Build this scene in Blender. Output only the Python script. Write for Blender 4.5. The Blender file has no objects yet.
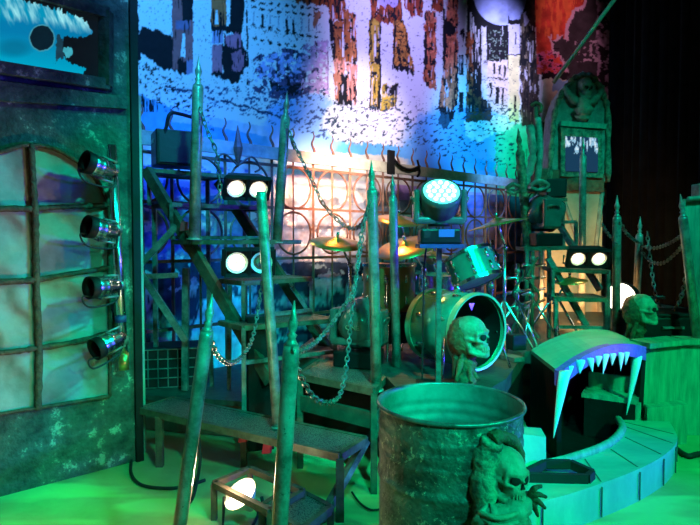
import bpy, bmesh, math, random
import numpy as np
from mathutils import Vector, Matrix, Quaternion
random.seed(7)
C = bpy.context.scene
COL = C.collection
PI = math.pi
V = Vector
# ---------------------------------------------------------------- camera
H, F, HZ = 1.55, 560.0, 240.0
PITCH = math.atan((262.5 - HZ) / F)
cd = bpy.data.cameras.new('camera'); cam = bpy.data.objects.new('camera', cd); COL.objects.link(cam)
cd.sensor_width = 36; cd.lens = 36 * F / 700; cd.clip_start = .05
cam.location = (0, 0, H); cam.rotation_euler = (PI / 2 - PITCH, 0, 0)
C.camera = cam
C.view_settings.view_transform = 'Standard'; C.view_settings.look = 'None'
C.view_settings.gamma = 1; C.view_settings.use_curve_mapping = False
C.view_settings.exposure = .4

def ray(px, py):
    a = (px - 350) / F; b = -(py - 262.5) / F
    return V((a, math.cos(PITCH) + b * math.sin(PITCH), -math.sin(PITCH) + b * math.cos(PITCH)))
def P(px, py, Y):                      # a point at depth Y
    d = ray(px, py); return V((0, 0, H)) + d * (Y / d.y)
def G(px, py, z):                      # a point at height z
    d = ray(px, py); return V((0, 0, H)) + d * ((z - H) / d.z)
def X(px, Y): return P(px, HZ, Y).x
def PL(px, py, o, n):                  # a point on a plane
    d = ray(px, py); c = V((0, 0, H)); return c + d * ((o - c).dot(n) / d.dot(n))
U = V((.745, .667, 0)).normalized(); N = V((.667, -.745, 0)).normalized()   # set pieces run along U and face N
FLAT_O = V((-1.49, 3.88, 0)); FENCE_O = V((-.857, 6.0, 0)); DROP_O = FENCE_O - N * .45
def flat(px, py, off=0): return PL(px, py, FLAT_O + N * off, N)
def fence(px, py, off=0): return PL(px, py, FENCE_O + N * off, N)

# ---------------------------------------------------------------- materials
MATS = {}
DL = .3                                # height of the low left riser
def mat(name, c, c2=None, scale=6, rough=.55, metal=0, bump=.15, bscale=None, contrast=.5, detail=6, spec=.5, dots=None):
    m = bpy.data.materials.new(name); m.use_nodes = True
    nt = m.node_tree; b = nt.nodes['Principled BSDF']; L = nt.links
    b.inputs['Roughness'].default_value = rough; b.inputs['Metallic'].default_value = metal
    b.inputs['Specular IOR Level'].default_value = spec
    tc = nt.nodes.new('ShaderNodeTexCoord')
    n = nt.nodes.new('ShaderNodeTexNoise'); n.inputs['Scale'].default_value = scale; n.inputs['Detail'].default_value = detail
    n.inputs['Roughness'].default_value = .65
    L.new(tc.outputs['Object'], n.inputs['Vector'])
    r = nt.nodes.new('ShaderNodeValToRGB')
    r.color_ramp.elements[0].position = .5 - contrast / 2 * .6; r.color_ramp.elements[1].position = .5 + contrast / 2 * .6
    c2 = c2 or tuple(x * .6 for x in c)
    r.color_ramp.elements[0].color = (*c2, 1); r.color_ramp.elements[1].color = (*c, 1)
    L.new(n.outputs['Fac'], r.inputs['Fac'])
    out = r.outputs['Color']
    if dots:                             # paint flecks / rust specks with a shape of their own
        n3 = nt.nodes.new('ShaderNodeTexNoise'); n3.inputs['Scale'].default_value = dots[1]; n3.inputs['Detail'].default_value = 8
        n3.inputs['Roughness'].default_value = .75
        L.new(tc.outputs['Object'], n3.inputs['Vector'])
        r3 = nt.nodes.new('ShaderNodeValToRGB'); r3.color_ramp.elements[0].position = dots[2]; r3.color_ramp.elements[1].position = dots[2] + .05
        L.new(n3.outputs['Fac'], r3.inputs['Fac'])
        mx = nt.nodes.new('ShaderNodeMix'); mx.data_type = 'RGBA'
        L.new(r3.outputs['Color'], mx.inputs['Factor']); L.new(out, mx.inputs['A']); mx.inputs['B'].default_value = (*dots[0], 1)
        out = mx.outputs['Result']
    L.new(out, b.inputs['Base Color'])
    if bump:
        n2 = nt.nodes.new('ShaderNodeTexNoise'); n2.inputs['Scale'].default_value = bscale or scale * 4; n2.inputs['Detail'].default_value = 4
        L.new(tc.outputs['Object'], n2.inputs['Vector'])
        bp = nt.nodes.new('ShaderNodeBump'); bp.inputs['Strength'].default_value = bump; bp.inputs['Distance'].default_value = .02
        L.new(n2.outputs['Fac'], bp.inputs['Height']); L.new(bp.outputs['Normal'], b.inputs['Normal'])
    MATS[name] = m
    return m
def emis(name, c, s):
    m = bpy.data.materials.new(name); m.use_nodes = True
    b = m.node_tree.nodes['Principled BSDF']; b.inputs['Base Color'].default_value = (*c, 1)
    b.inputs['Emission Color'].default_value = (*c, 1); b.inputs['Emission Strength'].default_value = s
    MATS[name] = m; return m
def vcol(name, emit=0, rough=.8):        # colours printed on a canvas or shown by a screen
    m = bpy.data.materials.new(name); m.use_nodes = True; nt = m.node_tree; b = nt.nodes['Principled BSDF']
    a = nt.nodes.new('ShaderNodeVertexColor'); a.layer_name = 'print'
    if emit:
        b.inputs['Base Color'].default_value = (.01, .01, .01, 1)
        nt.links.new(a.outputs['Color'], b.inputs['Emission Color']); b.inputs['Emission Strength'].default_value = emit
    else:
        nt.links.new(a.outputs['Color'], b.inputs['Base Color'])
    b.inputs['Roughness'].default_value = rough; b.inputs['Specular IOR Level'].default_value = .15
    return m
def grating(name, c, c2, sc):            # expanded-metal tread pattern
    m = mat(name, c, c2, 10, .5, .6, 0); nt = m.node_tree; L = nt.links; b = nt.nodes['Principled BSDF']
    tc = nt.nodes.new('ShaderNodeTexCoord'); v = nt.nodes.new('ShaderNodeTexVoronoi'); v.inputs['Scale'].default_value = sc
    L.new(tc.outputs['Object'], v.inputs['Vector'])
    r = nt.nodes.new('ShaderNodeValToRGB'); r.color_ramp.elements[0].position = .25; r.color_ramp.elements[1].position = .5
    r.color_ramp.elements[0].color = (.015, .015, .015, 1); r.color_ramp.elements[1].color = (*c, 1)
    L.new(v.outputs['Distance'], r.inputs['Fac']); L.new(r.outputs['Color'], b.inputs['Base Color'])
    bp = nt.nodes.new('ShaderNodeBump'); bp.inputs['Strength'].default_value = .6; bp.inputs['Distance'].default_value = .01
    L.new(v.outputs['Distance'], bp.inputs['Height']); L.new(bp.outputs['Normal'], b.inputs['Normal'])
    return m

mat('black_paint', (.01, .01, .011), (.005, .005, .005), rough=.55, spec=.25)
mat('black_plastic', (.014, .014, .016), (.008, .008, .008), rough=.4, spec=.3)
mat('post_paint', (.5, .5, .44), (.16, .16, .13), 9, .32, .35, .2, dots=((.1, .07, .04), 26, .62))
mat('steel_frame', (.32, .32, .3), (.07, .06, .05), 8, .36, .45, .15)
mat('rusty_steel', (.17, .11, .07), (.06, .04, .03), 9, .65, .2, .3)
mat('fence_iron', (.3, .14, .09), (.14, .07, .045), 12, .6, .3, .2)
mat('beam_board', (.55, .5, .38), (.3, .27, .2), 5, .7, 0, .2)
mat('chrome', (.85, .85, .85), (.65, .65, .65), 8, .22, 1, 0)
mat('brass', (.75, .5, .18), (.6, .36, .1), 7, .3, .85, .05)
mat('drum_green', (.1, .42, .32), (.06, .3, .24), 6, .22, .4, 0)
mat('drum_wood', (.42, .17, .06), (.25, .09, .03), 5, .3, 0, .02)
mat('drum_black', (.008, .008, .008), (.004, .004, .004), rough=.6)
mat('drum_head', (.36, .26, .18), (.28, .2, .14), 6, .5)
mat('barrel_metal', (.24, .27, .22), (.03, .032, .025), 7, .5, .35, .5, 45, .5, 9, dots=((.6, .6, .42), 30, .57))
mat('barrel_inside', (.32, .36, .32), (.16, .18, .15), 6, .5, .3, .15, dots=((.08, .06, .04), 18, .64))
mat('scenic_green', (.16, .52, .34), (.03, .15, .11), 3, .6, 0, .2, 14, .9)
mat('scenic_top', (.12, .54, .36), (.05, .32, .24), 2.5, .55, 0, .15, 12, .9)
mat('seam_paint', (.04, .13, .1), rough=.7)
mat('lip_purple', (.45, .13, .62), (.32, .08, .5), 20, .6, 0, .3, 60, dots=((.75, .7, .85), 70, .68))
mat('fang_white', (.9, .95, 1), (.75, .88, .95), 6, .3, 0, .05)
mat('flat_wall', (.09, .13, .1), (.01, .02, .016), 5, .75, 0, .7, 34, .5, dots=((.3, .38, .27), 5, .565))
mat('pane_fabric', (.4, .4, .36), (.16, .17, .15), 3.2, .75, 0, .5, 9, .9)
mat('branch', (.13, .075, .04), (.05, .03, .02), 20, .8, 0, .8, 40)
mat('bone', (.5, .48, .34), (.2, .17, .1), 9, .6, 0, .5, 28, .7)
mat('rot', (.4, .12, .055), (.12, .04, .022), 14, .7, 0, .8, 40)
mat('socket', (.01, .008, .006), rough=.9)
mat('moss', (.34, .38, .24), (.06, .07, .05), 16, .8, 0, .9, 38, .5)
mat('stone', (.42, .42, .34), (.15, .15, .12), 9, .8, 0, .6, 34, .7)
mat('pillar', (.55, .45, .32), (.3, .24, .16), 3, .8, 0, .3, 16, .9)
mat('brick_band', (.34, .15, .08), (.14, .06, .035), 14, .8, 0, .8, 30)
mat('deck', (.06, .075, .06), (.02, .027, .024), 7, .5, 0, .2)
mat('riser_board', (.17, .1, .06), (.06, .04, .025), 5, .7, 0, .25)
mat('curtain', (.008, .009, .008), (.004, .005, .004), 4, .95, 0, .1, spec=.1)
mat('red_tape', (.75, .05, .07), (.6, .03, .05), rough=.5)
mat('rag', (.3, .42, .34), (.1, .15, .12), 10, .85, 0, .6, 30)
mat('rubber', (.015, .015, .015), rough=.7)
mat('dark_blue', (.03, .05, .22), (.02, .03, .14), rough=.5)
mat('tread_edge', (.2, .17, .12), (.08, .06, .04), 10, .5, .4, .15)
mat('white_reflector', (.9, .85, .75), (.8, .75, .65), rough=.35)
grating('tread_mesh', (.2, .22, .19), (.1, .1, .08), 120)
emis('lamp_warm', (1, .8, .5), 9)
emis('lamp_led', (.5, 1, .92), 3)
emis('lamp_face', (.2, .8, .7), .9)
emis('lamp_soft', (1, .85, .65), 5)
emis('display', (.03, .12, .4), .15)
M = MATS

def folds(m):                            # hanging folds in the window cloth
    nt = m.node_tree; L = nt.links; b = nt.nodes['Principled BSDF']; tc = nt.nodes.new('ShaderNodeTexCoord'); mp = nt.nodes.new('ShaderNodeMapping'); mp.inputs['Rotation'].default_value = (.2, .45, .2)
    wv = nt.nodes.new('ShaderNodeTexWave'); wv.inputs['Scale'].default_value = 1.5; wv.inputs['Distortion'].default_value = 5; wv.inputs['Detail'].default_value = 3; wv.inputs['Detail Scale'].default_value = 1.2
    L.new(tc.outputs['Object'], mp.inputs['Vector']); L.new(mp.outputs['Vector'], wv.inputs['Vector'])
    bp = nt.nodes.new('ShaderNodeBump'); bp.inputs['Strength'].default_value = .9; bp.inputs['Distance'].default_value = .045
    L.new(wv.outputs['Fac'], bp.inputs['Height']); old = b.inputs['Normal'].links[0].from_node; L.new(old.outputs['Normal'], bp.inputs['Normal']); L.new(bp.outputs['Normal'], b.inputs['Normal'])
folds(M['pane_fabric'])
def brushed(m, ax):                      # broad slanting brush strokes of the scenic paint
    nt = m.node_tree; n = [k for k in nt.nodes if k.type == 'TEX_NOISE'][0]; src = n.inputs['Vector'].links[0].from_socket
    mp = nt.nodes.new('ShaderNodeMapping'); mp.inputs['Rotation'].default_value = (.3, .6, .4); mp.inputs['Scale'].default_value = ax; nt.links.new(src, mp.inputs['Vector']); nt.links.new(mp.outputs['Vector'], n.inputs['Vector'])
brushed(M['scenic_green'], (7, 2, 1)); brushed(M['scenic_top'], (1, 3.5, 1))
# ---------------------------------------------------------------- mesh builder
def frame_of(d):
    d = d.normalized(); up = V((0, 0, 1)) if abs(d.z) < .95 else V((1, 0, 0))
    a = d.cross(up).normalized(); return a, a.cross(d).normalized()
class MB:
    def __init__(s): s.v = []; s.f = []; s.sm = []
    def add(s, vs, fs, smooth=False):
        k = len(s.v); s.v += [V(v) for v in vs]; s.f += [tuple(i + k for i in f) for f in fs]; s.sm += [smooth] * len(fs); return s
    def hexa(s, c8):                   # bottom ring of 4, then top ring of 4
        return s.add(c8, [(3, 2, 1, 0), (4, 5, 6, 7), (0, 1, 5, 4), (1, 2, 6, 5), (2, 3, 7, 6), (3, 0, 4, 7)])
    def box(s, c, sz, R=None, bev=0):
        R = R or Matrix.Identity(3); c = V(c); hx, hy, hz = sz[0] / 2, sz[1] / 2, sz[2] / 2
        if bev:
            bm = bmesh.new(); bmesh.ops.create_cube(bm, size=1)
            for v in bm.verts: v.co = V((v.co.x * sz[0], v.co.y * sz[1], v.co.z * sz[2]))
            bmesh.ops.bevel(bm, geom=bm.edges[:], offset=bev, segments=2, affect='EDGES', profile=.5)
            bm.verts.ensure_lookup_table()
            s.add([c + R @ v.co for v in bm.verts], [[v.index for v in f.verts] for f in bm.faces]); bm.free(); return s
        q = [(-hx, -hy), (hx, -hy), (hx, hy), (-hx, hy)]
        return s.hexa([c + R @ V((x, y, -hz)) for x, y in q] + [c + R @ V((x, y, hz)) for x, y in q])
    def bar(s, p, q, w, h=None):       # square section bar
        p, q = V(p), V(q); h = h or w; a, b = frame_of(q - p); o = [(-1, -1), (1, -1), (1, 1), (-1, 1)]
        return s.hexa([p + a * (i * w / 2) + b * (j * h / 2) for i, j in o] + [q + a * (i * w / 2) + b * (j * h / 2) for i, j in o])
    def cyl(s, p, q, r, r2=None, n=16, caps=True):
        p, q = V(p), V(q); r2 = r if r2 is None else r2; a, b = frame_of(q - p)
        R = [a * math.cos(2 * PI * i / n) + b * math.sin(2 * PI * i / n) for i in range(n)]
        vs = [p + x * r for x in R] + [q + x * r2 for x in R]
        s.add(vs, [(i, (i + 1) % n, n + (i + 1) % n, n + i) for i in range(n)], True)
        if caps: s.add(vs, [tuple(range(n - 1, -1, -1)), tuple(range(n, 2 * n))])
        return s
    def tube(s, pts, r, n=8, closed=False, rs=None):
        pts = [V(p) for p in pts]; m = len(pts); vs = []; prev = None
        for i, p in enumerate(pts):
            if closed: d = pts[(i + 1) % m] - pts[i - 1]
            else: d = pts[min(i + 1, m - 1)] - pts[max(i - 1, 0)]
            d = d.normalized() if d.length > 1e-9 else V((0, 0, 1))
            a = frame_of(d)[0] if prev is None else (prev - d * prev.dot(d))
            a = a.normalized() if a.length > 1e-6 else frame_of(d)[0]
            prev = a; b = d.cross(a); rr = rs[i] if rs else r
            vs += [p + (a * math.cos(2 * PI * k / n) + b * math.sin(2 * PI * k / n)) * rr for k in range(n)]
        fs = [(i * n + k, i * n + (k + 1) % n, ((i + 1) % m) * n + (k + 1) % n, ((i + 1) % m) * n + k) for i in range(m if closed else m - 1) for k in range(n)]
        s.add(vs, fs, True)
        if not closed: s.add(vs, [tuple(range(n - 1, -1, -1)), tuple(range((m - 1) * n, m * n))])
        return s
    def lathe(s, o, ax, prof, n=28, smooth=True, caps=False):   # prof: (distance along axis, radius)
        o, ax = V(o), V(ax).normalized(); a, b = frame_of(ax); vs = []
        for t, r in prof: vs += [o + ax * t + (a * math.cos(2 * PI * k / n) + b * math.sin(2 * PI * k / n)) * r for k in range(n)]
        s.add(vs, [(i * n + k, i * n + (k + 1) % n, (i + 1) * n + (k + 1) % n, (i + 1) * n + k) for i in range(len(prof) - 1) for k in range(n)], smooth)
        if caps: s.add(vs, [tuple(range(n - 1, -1, -1)), tuple(range((len(prof) - 1) * n, len(prof) * n))])
        return s
    def ball(s, c, r, sc=(1, 1, 1), R=None, n=16, fn=None):
        c = V(c); R = R or Matrix.Identity(3); m = max(6, n * 2 // 3); vs = []
        for i in range(m + 1):
            t = PI * i / m
            for k in range(n):
                u = V((math.sin(t) * math.cos(2 * PI * k / n), math.sin(t) * math.sin(2 * PI * k / n), math.cos(t)))
                q = V((u.x * sc[0], u.y * sc[1], u.z * sc[2])) * r
                if fn: q = fn(u, q)
                vs.append(c + R @ q)
        return s.add(vs, [(i * n + k, (i + 1) * n + k, (i + 1) * n + (k + 1) % n, i * n + (k + 1) % n) for i in range(m) for k in range(n)], True)
    def prism(s, pts, off):            # polygon pushed along off
        pts = [V(p) for p in pts]; off = V(off); n = len(pts)
        return s.add(pts + [p + off for p in pts], [tuple(range(n - 1, -1, -1)), tuple(range(n, 2 * n))] + [(i, (i + 1) % n, n + (i + 1) % n, n + i) for i in range(n)])
    def build(s, name, m, parent=None):
        me = bpy.data.meshes.new(name); o = V((0, 0, 0)); p = parent
        while p is not None: o += p.location; p = p.parent
        me.from_pydata([tuple(v - o) for v in s.v], [], s.f); me.polygons.foreach_set('use_smooth', s.sm)
        bm = bmesh.new(); bm.from_mesh(me); bmesh.ops.remove_doubles(bm, verts=bm.verts, dist=1e-5)
        bmesh.ops.recalc_face_normals(bm, faces=bm.faces); bm.to_mesh(me); bm.free()
        me.materials.append(M[m] if isinstance(m, str) else m)
        ob = bpy.data.objects.new(name, me); COL.objects.link(ob)
        if parent: ob.parent = parent
        return ob
def thing(name, label, cat, loc=(0, 0, 0), group=None):
    o = bpy.data.objects.new(name, None); COL.objects.link(o); o.location = loc; o.empty_display_size = .1
    return tag(o, label, cat, group)
def tag(o, label, cat, group=None, kind=None):
    o['label'] = label; o['category'] = cat
    if group: o['group'] = group
    if kind: o['kind'] = kind
    return o
def struct(o): o['kind'] = 'structure'; return o
def rot(yaw=0, pitch=0, roll=0): return (Matrix.Rotation(yaw, 3, 'Z') @ Matrix.Rotation(pitch, 3, 'X') @ Matrix.Rotation(roll, 3, 'Y'))
def spline(pts, per=8):
    pts = [V(p) for p in pts]; out = []
    for i in range(len(pts) - 1):
        p0 = pts[max(i - 1, 0)]; p1 = pts[i]; p2 = pts[i + 1]; p3 = pts[min(i + 2, len(pts) - 1)]
        for k in range(per):
            t = k / per
            out.append(.5 * ((2 * p1) + (p2 - p0) * t + (2 * p0 - 5 * p1 + 4 * p2 - p3) * t * t + (3 * p1 - p0 - 3 * p2 + p3) * t ** 3))
    return out + [pts[-1]]
def resample(pts, step):
    out = [pts[0]]; acc = 0
    for a, b in zip(pts, pts[1:]):
        L = (b - a).length; d = step - acc
        while d <= L and L > 0: out.append(a + (b - a) * (d / L)); d += step
        acc = (acc + L) % step
    return out

# ---------------------------------------------------------------- 2-D painter (for the printed canvas and the screens)
rng = np.random.RandomState(3)
_T = rng.rand(256, 256)
def vnoise(x, y):
    xi = np.floor(x).astype(int); yi = np.floor(y).astype(int); fx = x - xi; fy = y - yi
    fx = fx * fx * (3 - 2 * fx); fy = fy * fy * (3 - 2 * fy); g = lambda a, b: _T[a % 256, b % 256]
    return (g(xi, yi) * (1 - fx) + g(xi + 1, yi) * fx) * (1 - fy) + (g(xi, yi + 1) * (1 - fx) + g(xi + 1, yi + 1) * fx) * fy
def fbm(x, y, o=4):
    s = 0; a = .5; t = 0
    for _ in range(o): s = s + a * vnoise(x, y); t += a; a *= .55; x = x * 2.03 + 17; y = y * 2.03 + 5
    return s / t
class Paint:
    def __init__(s, x, y, base):
        s.x, s.y = x, y; s.c = np.empty(x.shape + (3,)); s.c[:] = base
        s.jx = x + (fbm(x / 5, y / 7) - .5) * 4.5 + (fbm(x / 1.3, y / 3) - .5) * 2.2; s.jy = y + (fbm(x / 4 + 40, y / 5 + 9) - .5) * 7 + (fbm(x / 1.4 + 8, y / 9) - .5) * 7
    def poly(s, pts, col, j=1, var=.25, vs=5, only=None):
        ins = np.zeros(s.x.shape, bool); n = len(pts); ax, ay = zip(*pts)
        sel = (s.x > min(ax) - 6) & (s.x < max(ax) + 6) & (s.y > min(ay) - 6) & (s.y < max(ay) + 6)
        x = s.x[sel] + (s.jx - s.x)[sel] * j; y = s.y[sel] + (s.jy - s.y)[sel] * j; q = np.zeros(x.shape, bool)
        for i in range(n):
            (x0, y0), (x1, y1) = pts[i], pts[(i + 1) % n]
            if y0 == y1: continue
            q ^= ((y0 > y) != (y1 > y)) & (x < (x1 - x0) * (y - y0) / (y1 - y0) + x0)
        ins[sel] = q; s.fill(ins if only is None else ins & only, col, var, vs); return ins
    def fill(s, m, col, var=.25, vs=5):
        k = 1 + var * 2 * (fbm(s.x[m] / vs + 3, s.y[m] / vs + 77) - .5)
        s.c[m] = np.array(col)[None] * k[:, None]
    def ell(s, cx, cy, rx, ry, col, j=1, var=.2, vs=5):
        x = s.x + (s.jx - s.x) * j; y = s.y + (s.jy - s.y) * j
        m = ((x - cx) / rx) ** 2 + ((y - cy) / ry) ** 2 < 1; s.fill(m, col, var, vs); return m
    def rect(s, x0, y0, x1, y1, col, j=.5, **k): return s.poly([(x0, y0), (x1, y0), (x1, y1), (x0, y1)], col, j, **k)
def painted(name, pts3, px, py, painter, m, parent=None, thick=None, aa=0):
    """a grid of points (rows, cols, 3); painter gives a colour for each"""
    r, c = pts3.shape[:2]; me = bpy.data.meshes.new(name); me.vertices.add(r * c); o = V((0, 0, 0)); p = parent
    while p is not None: o += p.location; p = p.parent
    me.vertices.foreach_set('co', (pts3.reshape(-1, 3) - np.array(o)).ravel())
    i = np.arange(r * c).reshape(r, c); q = np.stack([i[:-1, :-1], i[:-1, 1:], i[1:, 1:], i[1:, :-1]], -1).reshape(-1, 4)
    me.loops.add(q.size); me.loops.foreach_set('vertex_index', q.ravel().astype(np.int32))
    me.polygons.add(len(q)); me.polygons.foreach_set('loop_start', np.arange(0, q.size, 4, dtype=np.int32))
    me.update(calc_edges=True)
    a = me.color_attributes.new('print', 'FLOAT_COLOR', 'POINT'); col = np.ones((r * c, 4)); 
    if aa: dx = np.gradient(px, axis=1) * .25; dy = np.gradient(py, axis=0) * .25; pic = sum(np.clip(painter(px + i_ * dx, py + j_ * dy), 0, 1) for i_ in (-1, 1) for j_ in (-1, 1)) / 4
    else: pic = painter(px, py)
    col[:, :3] = np.clip(pic.reshape(-1, 3), 0, 1)
    a.data.foreach_set('color', col.ravel()); me.materials.append(m)
    ob = bpy.data.objects.new(name, me); COL.objects.link(ob)
    if parent: ob.parent = parent
    if thick:
        sm = ob.modifiers.new('thickness', 'SOLIDIFY'); sm.thickness = thick; sm.offset = -1
    return ob
def proj(p):                            # where a grid of points is seen (to sketch the print by eye)
    d = p - np.array([0, 0, H]); cp, sp = math.cos(PITCH), math.sin(PITCH)
    fw = d[..., 1] * cp - d[..., 2] * sp; up = d[..., 1] * sp + d[..., 2] * cp
    return 350 + F * d[..., 0] / fw, 262.5 - F * up / fw
# ---------------------------------------------------------------- the setting
def floor_mat():
    m = mat('floor_concrete', (.62, .52, .24), (.36, .27, .11), 1.6, .5, 0, .12, 22, .9); nt = m.node_tree; L = nt.links; b = nt.nodes['Principled BSDF']
    tc = nt.nodes.new('ShaderNodeTexCoord'); n = nt.nodes.new('ShaderNodeTexNoise'); n.inputs['Scale'].default_value = 1.1; n.inputs['Detail'].default_value = 3
    mp = nt.nodes.new('ShaderNodeMapping'); mp.inputs['Scale'].default_value = (.6, 2.2, 1); mp.inputs['Rotation'].default_value = (0, 0, .5)
    L.new(tc.outputs['Object'], mp.inputs['Vector']); L.new(mp.outputs['Vector'], n.inputs['Vector'])
    r = nt.nodes.new('ShaderNodeValToRGB'); r.color_ramp.elements[0].position = .5; r.color_ramp.elements[1].position = .56
    L.new(n.outputs['Fac'], r.inputs['Fac'])
    mx = nt.nodes.new('ShaderNodeMix'); mx.data_type = 'RGBA'; old = b.inputs['Base Color'].links[0].from_socket
    L.new(r.outputs['Color'], mx.inputs['Factor']); L.new(old, mx.inputs['A']); mx.inputs['B'].default_value = (.5, .6, .24, 1)
    L.new(mx.outputs['Result'], b.inputs['Base Color'])
floor_mat()
struct(MB().box((1, 5, -.05), (14, 16, .1)).build('floor', 'floor_concrete'))

# left scenic flat, standing along U
def on(s, z, off=0): return FLAT_O + U * s + N * off + V((0, 0, z))
wl = struct(MB().hexa([on(-2.6, 0), on(0, 0), on(0, 0, -.12), on(-2.6, 0, -.12), on(-2.6, 4.2), on(0, 4.2), on(0, 4.2, -.12), on(-2.6, 4.2, -.12)]).build('wall_left', 'flat_wall'))
def flat_slab(mb, pix, o0, o1):         # outline on the flat, thickness along N
    a = [flat(x, y, o0) for x, y in pix]; return mb.prism(a, N * (o1 - o0))
# heavy moulding under the screen and kick panel edges
t = MB(); flat_slab(t, [(-160, 63), (125, 98), (125, 110), (-160, 92)], .0, .05); struct(t.build('trim_1', 'flat_wall'))
t = MB(); t.hexa([on(-.02, 0, .03), on(.03, 0, .03), on(.03, 0, -.14), on(-.02, 0, -.14), on(-.02, 4.2, .03), on(.03, 4.2, .03), on(.03, 4.2, -.14), on(-.02, 4.2, -.14)]); struct(t.build('trim_2', 'black_paint'))
t = MB(); a = P(135.5, 95, 4.02); t.bar(V((a.x, a.y, 0)), V((a.x, a.y, a.z)), .075, .05); struct(t.build('trim_3', 'beam_board'))
# arched painted window in the flat
win = struct(bpy.data.objects.new('window_1', None)); COL.objects.link(win); win.location = flat(40, 413, 0)
EX = -150
arch = [(EX, 160), (-60, 165), (0, 152), (14, 148), (29, 145), (46, 147), (62, 152), (80, 164), (94, 177), (104, 192), (109, 205)]
outline = arch + [(110, 396), (0, 414), (EX, 440)]
pm = MB(); flat_slab(pm, outline, .001, .012); pm.build('pane', 'pane_fabric', win)
def branch(pts, w):
    q = spline([flat(x, y, .03) for x, y in pts], 9); b = MB(); rs = [w * (1 + .35 * (random.random() - .5)) for _ in q]; b.tube(q, w, 8, rs=rs); b.build('mullion', 'branch', win)
branch([(31, 144), (33, 180), (35, 215), (36, 260), (37, 300), (39, 350), (38, 410)], .022)
branch([(EX, 216), (0, 209), (30, 209), (60, 207), (85, 206), (109, 205)], .018)
branch([(EX, 290), (0, 282), (35, 280), (70, 274), (109, 268)], .018)
branch([(EX, 366), (0, 353), (38, 348), (75, 342), (110, 333)], .018)
branch([(EX, 160), (-60, 165), (0, 152), (29, 145), (62, 152), (94, 177), (109, 205)], .014)
branch([(109, 205), (109, 270), (110, 330), (110, 396)], .012)
branch([(EX, 440), (0, 414), (50, 406), (110, 396)], .012)

# the eye screen above
scr = thing('video_screen', 'wide screen showing a glowing blue-white eye, set high in the dark left flat', 'screen', flat(40, 75, .02))
fr = MB()
for a, b in (((-160, 43), (108, 85)), ((106, 12), (106, 86)), ((-160, -60), (108, 14))):
    fr.bar(flat(*a, .03), flat(*b, .03), .07, .07)
fr.build('frame', 'flat_wall', scr)
tl, tr, bl, br = [np.array(flat(*q, .03)) for q in ((-150, -55), (103, 12), (-150, 45), (103, 83))]
rr, cc = 150, 340
fl_ = 0; uu = np.linspace(0, 1, cc)[None, :, None]; vv = np.linspace(0, 1, rr)[:, None, None]
pts = (bl * (1 - uu) + br * uu) * (1 - vv) + (tl * (1 - uu) + tr * uu) * vv
def eye(px, py):
    p = Paint(px, py, (.0, .2, .42)); e = lambda n: fbm(px / n, py / n)
    g = np.clip((py - (30 + .13 * px)) / 40, 0, 1)[..., None]; p.c = p.c * (1 - g) + np.array((.0, .42, .62)) * g
    k0 = np.clip(1.2 - ((px - 14) / 20) ** 2 - ((py - 48) / 10) ** 2, 0, 1)[..., None] * .7; p.c = p.c * (1 - k0) + np.array((0, .14, .26)) * k0; n = fbm(px / 2.2 - py / 8, py / 11)
    low = 17 + .2 * px + 24 * (fbm(px / 3.2, py / 34) - .35) * np.clip((45 - px) / 40, .2, 1); k = np.clip((low - py) / 9, 0, 1) * np.clip((93 - px) / 8, 0, 1)
    n = np.clip((fbm(px / 3.2 - py / 9, py / 14) - .36) * 2.4 + (px - 50) * .006, 0, 1)[..., None]; brow = np.array((.0, .3, .5)) * (1 - n) + np.array((.36, .86, .92)) * n; k = k[..., None]; p.c = p.c * (1 - k) + brow * k
    p.poly([(20, -60), (-200, -60), (-200, -8), (20, -2), (52, 8), (80, 17), (91, 27), (94, 40), (110, 40), (110, 0)], (.003, .006, .006), 1)
    p.poly([(64, 36), (78, 38), (93, 33), (103, 33), (103, 84), (82, 78), (86, 68), (68, 62), (60, 52)], (.003, .006, .006), .6)
    p.poly([(84, 70), (103, 73), (103, 86), (82, 80)], (.003, .006, .006), .3)
    p.ell(42, 38, 13, 13.5, (.05, .3, .4), .2); p.ell(42, 38, 11.8, 12.3, (.002, .014, .022), .2)
    p.poly([(57, 35), (63, 38), (64, 58), (56, 60), (55, 50)], (.01, .05, .08), 1); p.ell(68, 52, 4, 6, (.05, .4, .5), 1)
    return p.c
painted('screen', pts, *proj(pts), eye, vcol('screen_picture', emit=.75), scr, .02, aa=1)

# black side curtain at the right
ct = MB(); a = P(606, 240, 9.2); b = P(860, 240, 5.6); n = 150; vs = []
for i in range(n + 1):
    q = a.lerp(b, i / n); off = .06 * math.sin(i * .9) + .03 * math.sin(i * 2.3); d = (b - a).normalized(); nn = V((-d.y, d.x, 0))
    for z in (0, 3.5, 7): vs.append(V((q.x, q.y, z)) + nn * off)
ct.add(vs, [(i * 3 + k, i * 3 + k + 1, i * 3 + k + 4, i * 3 + k + 3) for i in range(n) for k in (0, 1)], True)
o = ct.build('stage_curtain', 'curtain'); tag(o, 'tall black pleated curtain closing the right side of the stage', 'curtain')
sm = o.modifiers.new('thickness', 'SOLIDIFY'); sm.thickness = .02

# the printed city backdrop
def drop(s, z): return DROP_O + U * s + V((0, 0, z))
pxs = np.concatenate([np.linspace(60, 120, 14)[:-1], np.linspace(120, 612, 600), np.linspace(612, 640, 6)[1:]])
ss = np.array([(PL(x, HZ, DROP_O, N) - DROP_O).dot(U) for x in pxs]); zs = np.concatenate([np.linspace(.0, 1.0, 30)[:-1], np.linspace(1.0, 7.0, 560)])
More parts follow.
